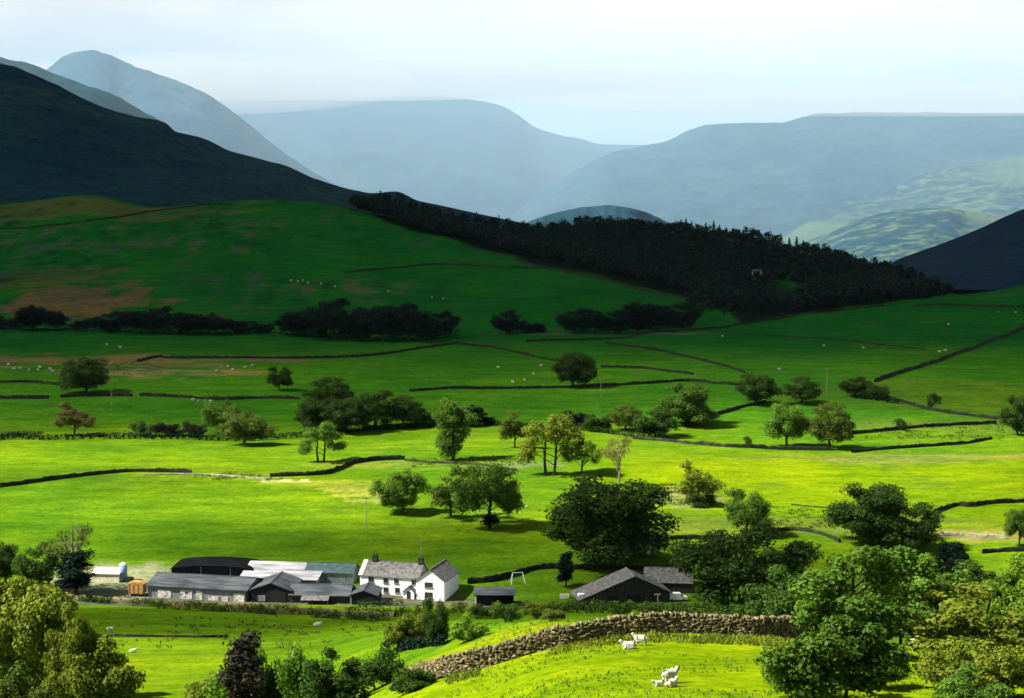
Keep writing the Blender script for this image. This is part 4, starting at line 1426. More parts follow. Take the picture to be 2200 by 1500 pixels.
def stones(spec, r):
    """spec rows: cx cy cz, half sizes a b c, yaw"""
    n = len(spec)
    v = ST_P[None] * spec[:, None, 3:6]
    v = v * (1 + 0.16 * r.normal(size=(n, len(ST_P), 1))) + r.normal(size=v.shape) * 0.02
    tilt = r.normal(size=n) * 0.14
    x = v[..., 0] * np.cos(tilt)[:, None] - v[..., 2] * np.sin(tilt)[:, None]
    z = v[..., 0] * np.sin(tilt)[:, None] + v[..., 2] * np.cos(tilt)[:, None]
    cy, sy = np.cos(spec[:, 6])[:, None], np.sin(spec[:, 6])[:, None]
    X = x * cy - v[..., 1] * sy
    Y = x * sy + v[..., 1] * cy
    v = np.stack([X, Y, z], -1) + spec[:, None, :3]
    f = (ST_F[None] + (np.arange(n) * len(ST_P))[:, None, None]).reshape(-1, 4)
    ti = np.repeat(r.uniform(0, 1, n), len(ST_F))
    return v.reshape(-1, 3), f, ti


def stone_wall(pl, label, h, w, mat, seed, size=.25, cat='wall', group=None):
    r = np.random.default_rng(seed)
    c, L = line_pts(pl, 0.25)
    s = np.arange(len(c)) * 0.25
    t = np.gradient(c[:, :2], axis=0)
    t /= np.linalg.norm(t, axis=1)[:, None]
    yaw = np.arctan2(t[:, 1], t[:, 0])
    nor = np.stack([-t[:, 1], t[:, 0]], -1)
    hv = h * (1 + 0.13 * fbm(s / 3.5, s * 0, seed, 4))
    spec = []
    for face in (-1, 1):
        z = 0.0
        row = 0
        while z < h * 1.25:
            ch = size * r.uniform(.42, .85)
            x = r.uniform(0, .3)
            while x < s[-1]:
                ln = size * r.uniform(.6, 2.3)
                i = min(len(c) - 1, int((x + ln / 2) / 0.25))
                if z + ch * .6 < hv[i]:
                    q = (0.5 - 0.16 * z / h) * w * face + r.normal() * .035
                    spec.append((c[i, 0] + nor[i, 0] * q, c[i, 1] + nor[i, 1] * q, c[i, 2] + z + ch / 2 + r.normal() * .03, ln * .52, size * .48, ch * .56, yaw[i] + r.normal() * .1))
                x += ln
            z += ch * .93
            row += 1
    x = 0.0
    while x < s[-1]:
        ln = r.uniform(.12, .34)
        i = min(len(c) - 1, int(x / 0.25))
        spec.append((c[i, 0], c[i, 1], c[i, 2] + hv[i] + .10 + r.normal() * .05, ln * .55, w * .40, r.uniform(.13, .28), yaw[i] + r.normal() * .15))
        x += ln
    v, f, ti = stones(np.array(spec), r)
    # hearting between the faces
    k = len(c)
    core = np.concatenate([np.stack([c[:, 0] + nor[:, 0] * q * w * .33, c[:, 1] + nor[:, 1] * q * w * .33, c[:, 2] + zz * hv], -1)[:, None] for q, zz in ((-1, -.3), (-1, .92), (1, .92), (1, -.3))], 1)
    ix = np.arange(k * 4).reshape(k, 4) + len(v)
    cf = np.stack([ix[:-1, :-1], ix[1:, :-1], ix[1:, 1:], ix[:-1, 1:]], -1).reshape(-1, 4)
    o = link('drystone_wall', mesh_np('drystone_wall', np.concatenate([v, core.reshape(-1, 3)]), np.concatenate([f, cf]), mat, np.concatenate([ti, np.zeros(len(cf))])))
    tag(o, label, cat, group, 'thing')
    return o


stone_wall([(880, 0, 117), (940, 0, 114.5), (1000, 0, 113.5), (1100, 0, 113), (1200, 0, 113), (1300, 0, 113.5), (1400, 0, 114), (1500, 0, 114.5), (1600, 0, 114.5), (1690, 0, 116), (1740, 0, 120)],
           'long rough brown drystone wall curving over the near field crest', 1.45, .75, M_STONE, 5)
hedge([(826, 1412), (850, 1404), (885, 1396), (920, 1391), (955, 1386)], 'short black hedge beneath the small dark tree below the farmhouse', 1.7, 1.1, 'conifer', 61, size=.26, n_per=60)
wall([(140, 1288), (250, 1296), (330, 1300), (400, 1305), (550, 1314), (700, 1321), (850, 1326)], 'mossy stone garden wall along the front of the farm', 1.3, 0.8, M_STONE, 62)
hedge([(330, 1308), (450, 1313), (560, 1318), (700, 1322), (860, 1324), (1000, 1316)], 'rough flowering hedge plants along the farm garden wall', 1.9, 1.9, 'olive', 41, size=.34, n_per=34, gap=.04)
hedge([(180, 1292), (330, 1304), (480, 1314), (650, 1325), (830, 1334)], 'scrappy dark green plants at the foot of the farm garden wall', 1.5, 1.9, 'dark', 42, size=.34, n_per=30, gap=.08)
hedge([(1180, 0, 292), (1300, 0, 288), (1400, 0, 285), (1500, 0, 282), (1620, 0, 276)], 'dark overgrown hedge between the stone barn and the near wall', 2.6, 3.0, 'dark', 43, size=.4, n_per=60)
hedge([(640, 1300), (720, 1303), (800, 1304), (860, 1300)], 'dark garden shrubs under the farmhouse windows and dark shed', 1.1, 1.2, 'dark', 44, size=.32, n_per=22, gap=.1)
stone_wall([(30, 1490), (90, 1484), (140, 1484), (205, 1496)], 'pale tumbled stones at the bottom left corner', .9, 1.2, M_RUBBLE, 66, size=.8)
for i, (px, py, sx, lb) in enumerate([(1975, 1388, .55, 'white limestone boulder at the lower right between two leafy trees'), (1828, 1386, .5, 'white boulder glimpsed behind the many stemmed tree')]):
    p = at_d(px, 126 if i else 122)
    r = np.random.default_rng(i + 3)
    v, f, ti = stones(np.array([(0, 0, .2, sx, sx * .7, .42, .4)]), r)
    o = link('boulder', mesh_np('boulder', v, f, mat_simple('limestone', (.45, .44, .38), (.72, .71, .64), 2.5, .9)), None, p)
    tag(o, lb, 'boulder')

# ------------------------------------------------------------------ the farm
M_WHITE = mat_simple('whitewash', (0.74, 0.74, 0.73), (0.86, 0.86, 0.85), 1.2, .85, .15, .01, None, .25, .6)
M_SLATE = mat_simple('mossy_slate', (0.055, 0.055, 0.058), (0.16, 0.155, 0.14), 1.1, .75, .25, .03, (1, 1, 2))
M_SLATEDARK = mat_simple('grey_slate', (0.026, 0.031, 0.036), (0.062, 0.070, 0.078), .7, .7, .25, .02)
M_SHEETGREY = mat_simple('fibre_cement_sheet', (0.022, 0.028, 0.034), (0.078, 0.088, 0.096), .4, .65, .25, .02, (.4, 2, 1))
M_SHEETWHITE = mat_simple('pale_sheet', (0.13, 0.13, 0.14), (0.44, 0.44, 0.46), .45, .6, .2, .02, (.25, 2.2, 1))
M_SHEETTEAL = mat_simple('teal_sheet', (0.03, 0.062, 0.062), (0.06, 0.10, 0.10), .8, .6, .3)
M_TAR = mat_simple('tarred_sheet', (0.003, 0.004, 0.005), (0.010, 0.011, 0.013), .8, 1.0, .0, .02, (.3, 2, 1))
M_BLACKBOARD = mat_simple('dark_boarding', (0.006, 0.007, 0.009), (0.020, 0.020, 0.024), 2.5, .85, .15, .02, (3, 1, .3))
M_BOARD = mat_simple('grey_boarding', (0.09, 0.10, 0.11), (0.22, 0.24, 0.26), 1.6, .8, .2, .02, (2.5, 1, .25))
M_OPEN = mat_simple('dark_interior', (0.010, 0.010, 0.010), (0.02, 0.02, 0.02), 2, .9)
M_GLASS = mat_simple('window_glass', (0.015, 0.018, 0.022), (0.03, 0.035, 0.04), 3, .15, .6)
M_FRAME = mat_simple('window_frame', (0.08, 0.08, 0.075), (0.16, 0.16, 0.15), 4, .7)
M_DOOR = mat_simple('door_paint', (0.020, 0.022, 0.03), (0.035, 0.035, 0.045), 4, .5)
M_STONEDARK = mat_simple('barn_stone', (0.018, 0.018, 0.016), (0.060, 0.058, 0.05), 1.6, .9, .1, .05)
M_CREAM = mat_simple('cream_render', (0.55, 0.52, 0.36), (0.74, 0.71, 0.52), 1.5, .85)
M_SILO = mat_simple('blue_silo', (0.10, 0.20, 0.32), (0.16, 0.27, 0.40), 2, .5, .4)
M_RUST = mat_simple('rusty_orange', (0.28, 0.12, 0.03), (0.55, 0.30, 0.07), 2.5, .85)
M_TYRE = mat_simple('rubber', (0.012, 0.012, 0.012), (0.03, 0.03, 0.03), 6, .9)
M_WOOD = mat_simple('weathered_wood', (0.16, 0.14, 0.11), (0.34, 0.31, 0.26), 3, .85, .1, .01, (1, 1, .2))
M_PAINT = mat_simple('white_paint', (0.70, 0.70, 0.70), (0.82, 0.82, 0.82), 3, .4, .4)
M_BLUE = mat_simple('blue_plastic', (0.04, 0.05, 0.22), (0.07, 0.09, 0.32), 3, .5, .4)


def slab(mb, a, b, c, d, th):
    """sloping slab: four corners (ccw seen from above) and a thickness downward"""
    P = np.array([a, b, c, d], float)
    low = P - np.array([0, 0, th])
    mb.hexa(list(low) + list(P))


def gable(root, x0, x1, y0, y1, eave, ridge, axis, wm, rm, oh=.35, th=.16, low=-1.0, roof='roof', wallname='wall'):
    """walls with gables and two roof slabs; ridge along axis"""
    w = MB()
    r = MB()
    if axis == 'x':
        ym = (y0 + y1) / 2
        w.prism([(y0, low), (y1, low), (y1, eave), (ym, ridge), (y0, eave)], 'x', x0, x1)
        k = (ridge - eave) / (ym - y0)
        A, B = x0 - oh, x1 + oh
        e = .06
        slab(r, (A, y0 - oh, eave - k * oh + th + e), (B, y0 - oh, eave - k * oh + th + e), (B, ym, ridge + th + e), (A, ym, ridge + th + e), th)
        slab(r, (A, ym + .002, ridge + th + e), (B, ym + .002, ridge + th + e), (B, y1 + oh, eave - k * oh + th + e), (A, y1 + oh, eave - k * oh + th + e), th)
        r.box(A, B, ym - .14, ym + .14, ridge + th + e - .02, ridge + th + e + .08)
    else:
        xm = (x0 + x1) / 2
        w.prism([(x0, low), (x1, low), (x1, eave), (xm, ridge), (x0, eave)], 'y', y0, y1)
        k = (ridge - eave) / (xm - x0)
        A, B = y0 - oh, y1 + oh
        e = .06
        slab(r, (x0 - oh, A, eave - k * oh + th + e), (xm, A, ridge + th + e), (xm, B, ridge + th + e), (x0 - oh, B, eave - k * oh + th + e), th)
        slab(r, (xm + .002, A, ridge + th + e), (x1 + oh, A, eave - k * oh + th + e), (x1 + oh, B, eave - k * oh + th + e), (xm + .002, B, ridge + th + e), th)
        r.box(xm - .14, xm + .14, A, B, ridge + th + e - .02, ridge + th + e + .08)
    wo = w.build(wallname, wm, root)
    ro = r.build(roof, rm, root)
    return wo, ro


def window(root, x, z, w, h, y, bars=True):
    """a window in a wall facing -y, its frame standing in the opening"""
    f = MB()
    d = .10
    t = .09
    f.box(x, x + w, y - d, y + .02, z, z + t)
    f.box(x, x + w, y - d, y + .02, z + h - t, z + h)
    f.box(x, x + t, y - d + .002, y + .02, z + t, z + h - t)
    f.box(x + w - t, x + w, y - d + .002, y + .02, z + t, z + h - t)
    if bars:
        f.box(x + w / 2 - .035, x + w / 2 + .035, y - d + .01, y + .02, z + t, z + h - t)
    wo = f.build('window', M_FRAME, root)
    p = MB()
    p.box(x + t, x + w - t, y - .04, y + .01, z + t, z + h - t)
    p.build('pane', M_GLASS, wo)
    s = MB()
    s.box(x - .12, x + w + .12, y - .2, y + .02, z - .1, z - .003)
    s.build('sill', M_FRAME, wo)
    return wo


K = .1095          # metres per photo pixel at the farm
# farmhouse: local origin at its front right corner, x along the front to the right, y to the back
P0 = gp(956, 1292)
RZ = math.radians(-16)
house = empty('farmhouse', P0, RZ)
tag(house, 'long whitewashed farmhouse with slate roof, front gable and two chimneys', 'house')
fx = 1 / math.cos(RZ)


def hx(px):
    return -(956 - px) * K * fx


XL, XW = hx(763), hx(894)
gable(house, XL, XW - .004, 1.0, 8.6, 4.75, 7.5, 'x', M_WHITE, M_SLATE, oh=.3)
gable(house, XW, 0, -.6, 11.0, 4.8, 7.4, 'y', M_WHITE, M_SLATE, oh=.28, roof='gable_roof', wallname='gable_wall')
rf = [c for c in house.children if c.name.startswith('roof')][0]
for px in (786, 889):
    x = hx(px)
    ch = MB()
    ch.box(x - .6, x + .6, 4.3, 5.3, 6.6, 8.9)
    ch.box(x - .7, x + .7, 4.2, 5.4, 8.9, 9.1)
    for q in (-.3, .3):
        ch.tube([(x + q, 4.8, 9.08), (x + q, 4.8, 9.6)], [.16, .13], 8)
    ch.build('chimney', M_STONEDARK, rf)
vg = MB()
slab(vg, (XL - .31, .68, 4.9), (XL + .75, .68, 4.9), (XL + .75, 4.8, 7.86), (XL - .31, 4.8, 7.86), .1)
vg.build('verge', M_CREAM, rf)
for px, zt, w, h in ((782, 4.45, 1.35, 1.2), (816, 4.35, 1.2, 1.15), (840, 4.35, 1.1, 1.05), (879, 4.4, 1.25, 1.2)):
    window(house, hx(px), zt - h, w, h, 1.0)
for px, zt, w, h in ((816, 2.15, 1.2, 1.2), (842, 2.2, 1.15, 1.2)):
    window(house, hx(px), zt - h, w, h, 1.0)
window(house, hx(913), 3.15, 1.95, 1.25, -.6)
window(house, hx(913), .65, 1.95, 1.35, -.6)
# porch with its own little roof and door
xa, xb = hx(866), hx(890)
po = MB()
xm = (xa + xb) / 2
po.prism([(xa, -1), (xb, -1), (xb, 1.9), (xm, 3.0), (xa, 1.9)], 'y', -.9, .99)
porch = po.build('porch', M_WHITE, house)
pr = MB()
slab(pr, (xa - .45, -1.2, 1.6), (xm, -1.2, 3.2), (xm, .98, 3.2), (xa - .45, .98, 1.6), .14)
slab(pr, (xm + .002, -1.2, 3.2), (xb + .45, -1.2, 1.6), (xb + .45, .98, 1.6), (xm + .002, .98, 3.2), .14)
pr.build('porch_roof', M_SLATEDARK, porch)
dr = MB()
dr.box(xm - .48, xm + .48, -.96, -.86, -.1, 1.95)
dr.build('door', M_DOOR, porch)


def block(name, px, py, d=None, rz=0.0, label=None, cat='shed', group='farm sheds'):
    p = at_d(px, d) if d else gp(px, py)
    r = empty(name, p, math.radians(rz))
    tag(r, label, cat, group)
    return r


# long grey roofed shed with pale patched front (left)
A = block('shed', 318, 1282, None, -13, 'long low shed with grey sheet roof and patched white front')
LA = 25.0
gable(A, 0, LA, 0, 13, 2.7, 4.3, 'x', M_BOARD, M_SHEETGREY, oh=.5)
M_PATCH = mat_simple('stained_panel', (0.10, 0.095, 0.08), (0.58, 0.56, 0.52), 1.1, .8, .1, .01, None, .3, .6)
for (x, w, h, m, z) in ((2.6, 3.4, 2.0, M_PATCH, -.1), (8.4, 3.0, 2.3, M_PATCH, -.2), (12.4, 1.6, 2.2, M_PATCH, -.1), (15.5, 2.6, 1.0, M_PATCH, -.1), (19.0, 1.5, 1.0, M_PATCH, -.1), (22.0, 2.7, 2.0, M_PATCH, -.1)):
    b = MB()
    b.box(x, x + w, -.12, -.004, z, z + h)
    b.build('door_panel', m, A)
b = MB()
b.box(9.6, 10.3, -.16, -.125, 1.2, 1.7)
b.build('window', M_GLASS, A)
# dark gable fronted shed
B = block('shed', 540, 1294, None, -6, 'black gable fronted open shed right of the patched white shed')
gable(B, 0, 9.5, 0, 12, 2.9, 4.6, 'y', M_BLACKBOARD, M_SHEETGREY, oh=.35)
b = MB()
b.box(1.6, 3.4, -.1, -.004, .3, 1.7)
b.build('door_panel', M_BOARD, B)
b = MB()
b.box(4.6, 8.4, -.08, -.004, -.4, 2.5)
b.build('doorway', M_OPEN, B)
# round topped dark barn behind
Cb = block('barn', 362, 1240, 333, -4, 'big black round roofed hay barn behind the long shed', 'barn')
W_ = 20.5
b = MB()
arc = [(W_ / 2 - math.cos(a) * (W_ / 2), 2.4 + math.sin(a) * 1.0) for a in np.linspace(0, math.pi, 17)]
b.prism([(0, -1), (W_, -1)] + arc[::-1], 'y', 0, 10)
b.build('wall', M_BLACKBOARD, Cb)
b = MB()
o1 = [(W_ / 2 - math.cos(a) * (W_ / 2 + .35), 2.46 + math.sin(a) * 1.1) for a in np.linspace(0, math.pi, 25)]
o2 = [(W_ / 2 - math.cos(a) * (W_ / 2 + .22), 2.40 + math.sin(a) * 1.02) for a in np.linspace(0, math.pi, 25)]
for i in range(24):
    b.prism([o2[i], o2[i + 1], o1[i + 1], o1[i]], 'y', -.5, 10.5)
b.build('roof', M_TAR, Cb)
for x in (W_ * .36, W_ * .72):
    b = MB()
    b.box(x, x + .2, -.12, -.004, -.5, 3.4)
    b.build('post', M_BOARD, Cb)
# white roofed shed
D1 = block('shed', 512, 1250, 329, -8, 'shed with bright white sheet roof between the round barn and the farmhouse')
b = MB()
b.prism([(0, -1), (10, -1), (10, 3.7), (0, 1.9)], 'x', 0, 19)
b.build('wall', M_BOARD, D1)
b = MB()
slab(b, (-.4, -.5, 2.02), (19.4, -.5, 2.02), (19.4, 10.4, 4.0), (-.4, 10.4, 4.0), .14)
b.build('roof', M_SHEETWHITE, D1)
# teal roof behind, by the house
D2 = block('shed', 652, 1262, 331, -8, 'low teal roofed shed between the white roof and the farmhouse')
gable(D2, 0, 12.0, 0, 7, 2.4, 4.0, 'x', M_BOARD, M_SHEETTEAL, oh=.3)
# two roofed sheds by the house end
E2 = block('shed', 618, 1296, 318, -4, 'long low grey slated shed joined to the dark gable by the house')
gable(E2, 0, 14.2, 0, 8, 1.9, 3.6, 'x', M_STONEDARK, M_SHEETGREY, oh=.35)
b = MB()
slab(b, (3.0, -2.6, 1.35), (9.6, -2.6, 1.35), (9.6, -.37, 1.95), (3.0, -.37, 1.95), .1)
b.box(3.1, 3.25, -2.5, -2.35, -.6, 1.24)
b.box(9.35, 9.5, -2.5, -2.35, -.6, 1.24)
b.build('lean_to', M_SLATE, E2)
E1 = block('shed', 749, 1296, 316.5, -4, 'black gabled shed in front of the left end of the farmhouse')
gable(E1, 0, 6.4, 0, 8, 2.2, 3.3, 'y', M_BLACKBOARD, M_SLATEDARK, oh=.3)
b = MB()
b.box(-.05, .35, -.1, -.004, -.5, 2.1)
b.build('corner_post', M_BOARD, E1)
# garage
Gg = block('garage', 1020, 1300, 316, 0, 'small dark flat roofed open garage right of the farmhouse', 'garage', None)
b = MB()
b.box(0, .25, 0, 5.5, -.6, 2.5)
b.build('end_wall', M_WHITE, Gg)
b = MB()
b.box(.251, 8.9, 5.2, 5.45, -.6, 2.5)
b.box(8.9, 9.15, 0, 5.45, -.6, 2.5)
b.box(4.4, 4.65, .05, 5.19, -.6, 2.5)
b.build('wall', M_BLACKBOARD, Gg)
b = MB()
slab(b, (-.4, -.5, 2.68), (9.5, -.5, 2.68), (9.5, 6.0, 3.15), (-.4, 6.0, 3.15), .18)
b.build('roof', M_SHEETGREY, Gg)
b = MB()
b.box(.4, 4.2, .3, .38, -.4, 2.1)
b.build('door', M_BLACKBOARD, Gg)
# stone barn on the right, long slope to the left
F = block('barn', 1286, 1298, None, 10, 'dark stone barn with a long grey slate slope under the huge round tree', 'barn')
b = MB()
b.prism([(-4.4, -1), (17.4, -1), (17.4, 2.2), (8.8, 6.3), (-4.4, 1.1)], 'y', 0, 9)
b.build('wall', M_STONEDARK, F)
b = MB()
slab(b, (-5.0, -.4, 1.08), (8.8, -.4, 6.5), (8.8, 9.4, 6.5), (-5.0, 9.4, 1.08), .16)
slab(b, (8.802, -.4, 6.5), (18.0, -.4, 2.12), (18.0, 9.4, 2.12), (8.802, 9.4, 6.5), .16)
b.box(8.65, 8.95, -.4, 9.4, 6.48, 6.6)
b.build('roof', M_SLATE, F)
for x, w in ((2.0, 2.6), (7.0, 3.2), (12.6, 2.2)):
    b = MB()
    b.box(x, x + w, -.1, -.004, -.3, 1.9)
    b.build('doorway', M_OPEN, F)
G2 = block('barn', 1405, 1290, 326, -6, 'lower mossy roofed barn behind the right end of the stone barn', 'barn')
gable(G2, -2, 9.5, 0, 9, 2.4, 5.0, 'x', M_STONEDARK, M_SLATE, oh=.3)
# cream lean-to by the silo
H1 = block('shed', 192, 1250, 331, -6, 'low cream shed half hidden by the half bare tree')
gable(H1, 0, 6.6, 0, 5, 2.0, 2.9, 'x', M_CREAM, M_CREAM, oh=.2)
# silo
p = gp(265, 1248)
silo = empty('silo', p)
tag(silo, 'small blue feed silo with a pale domed top', 'silo')
b = MB()
prof = [(0.95, 1.2), (1.0, 1.25), (1.0, 4.0)]
b.tube([(0, 0, .7), (0, 0, 1.25), (0, 0, 3.9)], [.5, 1.0, 1.0], 20)
b.build('body', M_SILO, silo, True)
b = MB()
b.tube([(0, 0, 3.9), (0, 0, 4.1), (0, 0, 4.4), (0, 0, 4.6)], [1.03, .98, .65, .2], 20)
b.build('lid', mat_simple('pale_green_lid', (.45, .6, .5), (.6, .72, .62), 2, .6), silo, True)
for a in range(4):
    b = MB()
    q = math.pi / 4 + a * math.pi / 2
    b.tube([(.75 * math.cos(q), .75 * math.sin(q), -.3), (.75 * math.cos(q), .75 * math.sin(q), 1.3)], .07, 6)
    b.build('leg', M_WOOD, silo)


def wheels(root, spots, r=.42, w=.24):
    for x, y in spots:
        b = MB()
        b.tube([(x, y - w / 2, r), (x, y + w / 2, r)], r, 16)
        b.build('wheel', M_TYRE, root)


TR = block('trailer', 276, 1282, None, -8, 'rusty orange high sided farm trailer left of the patched white shed', 'trailer', None)
b = MB()
b.prism([(0, .7), (3.7, .7), (3.9, 3.1), (3.0, 3.5), (1.0, 3.6), (-.2, 3.1)], 'y', 0, 2.2)
b.build('body', M_RUST, TR)
b = MB()
for x in (.1, 1.2, 2.3, 3.5):
    b.box(x, x + .12, -.08, -.004, .6, 3.2)
b.build('rib', M_WOOD, TR)
b = MB()
b.box(3.9, 5.2, 1.0, 1.15, .55, .7)
b.build('drawbar', M_TYRE, TR)
wheels(TR, [(.9, .2), (.9, 2.0), (2.8, .2), (2.8, 2.0)])
wheels_root = block('trailer', 1243, 1296, None, 8, 'white livestock trailer at the left front of the stone barn', 'trailer', None)
b = MB()
b.prism([(0, .45), (3.2, .45), (3.2, 1.5), (2.6, 2.0), (.2, 2.0), (0, 1.8)], 'y', 0, 1.7)
b.build('body', M_PAINT, wheels_root)
b = MB()
b.box(.5, 2.6, -.05, -.004, 1.25, 1.6)
b.build('vent', M_OPEN, wheels_root)
wheels(wheels_root, [(1.2, .05), (1.2, 1.65), (1.9, .05), (1.9, 1.65)], .3)
V = block('van', 1436, 1294, None, 4, 'white van parked under the dark tree right of the stone barn', 'van', None)
b = MB()
b.prism([(0, .45), (4.6, .45), (4.6, 1.05), (3.7, 1.2), (3.0, 1.95), (.1, 2.0), (0, 1.0)], 'y', 0, 1.8)
b.build('body', M_PAINT, V)
b = MB()
b.prism([(3.05, 1.3), (3.65, 1.25), (3.05, 1.85)], 'y', -.03, -.004)
b.build('side_window', M_GLASS, V)
wheels(V, [(.9, .05), (.9, 1.75), (3.7, .05), (3.7, 1.75)], .34)
# pale stone trough, blue barrel
T1 = block('trough', 1204, 1290, 322, 0, 'pale cream water trough left of the white livestock trailer', 'trough', None)
b = MB()
b.box(0, 2.2, 0, .12, 0, .95)
b.box(0, 2.2, .9, 1.02, 0, .95)
b.box(0, .12, .12, .9, 0, .95)
b.box(2.08, 2.2, .12, .9, 0, .95)
b.box(.12, 2.08, .12, .9, .1, .3)
b.build('basin', M_CREAM, T1)
p = gp(822, 1297)
bo = MB()
bo.tube([(0, 0, -.1), (0, 0, .3), (0, 0, .9), (0, 0, 1.3)], [.55, .62, .62, .52], 14)
o = bo.build('water_butt', M_BLUE, None, True)
o.location = p
tag(o, 'blue water butt between the black gabled shed and the farmhouse', 'water butt')
# swing frame
p = gp(1112, 1254)
sw = empty('swing_frame', p, math.radians(12))
tag(sw, 'pale A-frame garden swing on the lawn right of the farmhouse', 'swing')
b = MB()
b.tube([(-1.3, 0, 2.6), (1.3, 0, 2.6)], .07, 6)
b.build('crossbar', M_PAINT, sw)
for sx in (-1, 1):
    for sy in (-1, 1):
        b = MB()
        b.tube([(sx * 1.75, sy * .9, -.1), (sx * 1.25, 0, 2.65)], .07, 6)
        b.build('leg', M_PAINT, sw)
for q in (-.4, .4):
    b = MB()
    b.tube([(q, 0, .7), (q, 0, 2.6)], .03, 5)
    b.build('rope', M_WOOD, sw)
b = MB()
b.box(-.5, .5, -.15, .15, .62, .7)
b.build('seat', M_WOOD, sw)
# tall post by the barn
p = gp(1413, 1312)
ps = empty('post', p, .2)
tag(ps, 'weathered post with a short crosspiece in front of the stone barn', 'post')
b = MB()
b.tube([(0, 0, -.4), (0, 0, 3.7)], [.15, .12], 8)
b.build('shaft', M_WOOD, ps)
b = MB()
b.box(-.8, .7, -.08, .08, 3.5, 3.72)
b.build('crosspiece', M_WOOD, ps)

# utility poles
for px, base, top, lb in ((240, 884, 836, 'pale utility pole below the dark round tree on the left'), (287, 862, 838, 'short pale utility pole right of the dark round tree on the left'),
                          (1291, 852, 812, 'pale utility pole on the wall right of the spreading tree'), (1776, 846, 790, 'pale utility pole between the dark trees on the right pasture'),
                          (905, 1212, 1160, 'thin grey pole in the field behind the farmhouse chimney'), (787, 1140, 1066, 'thin grey pole in the sunlit field left of the round green tree')):
    p = gp(px, base)
    h = (base - top) / FPX * p[1]
    r = empty('utility_pole', p, .3)
    tag(r, lb, 'utility pole', 'utility poles across the fields')
    rad = .16 if base < 1000 else .10
    b = MB()
    b.tube([(0, 0, -.5), (0, 0, h)], [rad * 1.2, rad * .8], 7)
    b.build('pole', M_PALEBARK if base < 1000 else M_WOOD, r)
    b = MB()
    b.box(-.9, .9, -.08, .08, h - .6, h - .42)
    for q in (-.8, 0, .8):
        b.tube([(q, 0, h - .42), (q, 0, h - .2)], .06, 6)
    b.build('crossarm', M_WOOD, r)

# white cottage among the trees of the ridge
p = at_d(1622, 1240)
p[2] = max(p[2], HC + pix(1622, 590)[1] * p[1])
ct = empty('cottage', p, math.radians(-10))
ct.scale = (.72, .72, .72)
tag(ct, 'tiny white cottage among the trees on the dark forested ridge', 'house')
gable(ct, -6, 6, 0, 7, 3.6, 6.4, 'x', M_WHITE, M_SLATEDARK, low=-6)
for x in (-4.2, .6, 3.2):
    window(ct, x, 1.2, 1.2, 1.3, 0)

# ------------------------------------------------------------------ sheep
M_WOOL = mat_simple('wool', (0.30, 0.28, 0.21), (0.50, 0.47, 0.37), 9, .95, .05, .03)
M_FACE = mat_simple('dark_fleece', (0.05, 0.045, 0.04), (0.12, 0.11, 0.09), 9, .9)


def skin_mesh(name, verts, edges, radii, dark):
    me = bpy.data.meshes.new(name)
    me.from_pydata(verts, edges, [])
    o = bpy.data.objects.new(name, me)
    COL.objects.link(o)
    m = o.modifiers.new('skin', 'SKIN')
    for i, s in enumerate(me.skin_vertices[0].data):
        s.radius = (radii[i], radii[i])
        s.use_root = (i == 0)
    s = o.modifiers.new('sub', 'SUBSURF')
    s.levels = s.render_levels = 2
    dg = bpy.context.evaluated_depsgraph_get()
    dg.update()
    out = bpy.data.meshes.new_from_object(o.evaluated_get(dg))
    out.name = name
    bpy.data.objects.remove(o)
    out.materials.clear()
    out.materials.append(M_WOOL)
    out.materials.append(M_FACE)
    for pl in out.polygons:
        c = pl.center
        pl.use_smooth = True
        pl.material_index = 1 if dark(c) else 0
    return out


def sheep_mesh(pose, dark_face=True):
    zb = .62 if pose != 'lying' else .34
    V = [(0, 0, zb), (.28, 0, zb + .02), (-.30, 0, zb + .01), (.47, 0, zb + .04), (-.46, 0, zb - .02)]
    R = [.31, .30, .30, .20, .16]
    E = [(0, 1), (0, 2), (1, 3), (2, 4)]
    if pose == 'grazing':
        hd = [(.62, 0, zb - .06), (.74, 0, zb - .28), (.84, .0, zb - .46)]
    else:
        hd = [(.60, 0, zb + .20), (.70, 0, zb + .34), (.86, 0, zb + .30)]
    n = len(V)
    V += hd
    R += [.13, .10, .055]
    E += [(3, n), (n, n + 1), (n + 1, n + 2)]
    head = n + 1
    for sy in (-1, 1):
        V.append((hd[1][0] - .04, sy * .17, hd[1][2] + .06))
        R.append(.03)
        E.append((head, len(V) - 1))
    V.append((-.60, 0, zb - .12))
    R.append(.05)
    E.append((4, len(V) - 1))
    for bx, pv in ((.30, 1), (-.34, 2)):
        for sy in (-1, 1):
            k = len(V)
            if pose == 'lying':
                V += [(bx + .04, sy * .24, .18), (bx + .24, sy * .27, .07)]
                R += [.09, .05]
            else:
                V += [(bx, sy * .15, zb - .30), (bx + (.02 if bx > 0 else -.05), sy * .15, .17), (bx + .02, sy * .15, .02)]
                R += [.10, .05, .045]
            E += [(pv, k)] + [(i, i + 1) for i in range(k, len(V) - 1)]
    hx_ = hd[0][0] + .01

    def dk(c):
        return dark_face and (c.x > hx_ or (pose != 'lying' and c.z < .22))
    return skin_mesh('sheep', V, E, R, dk)


SHEEP = {('standing', 1): sheep_mesh('standing'), ('grazing', 1): sheep_mesh('grazing'), ('lying', 1): sheep_mesh('lying'), ('lying', 0): sheep_mesh('lying', False), ('standing', 0): sheep_mesh('standing', False)}


def sheep(px, py, pose, yaw, sc, label, group=None, dark=1, dmin=70, cat='sheep'):
    p = gp(px, py, dmin)
    o = link('sheep', SHEEP[(pose, dark)], None, p)
    o.rotation_euler = (0, 0, math.radians(yaw))
    o.scale = (sc, sc, sc)
    tag(o, label, cat, group)
    return o


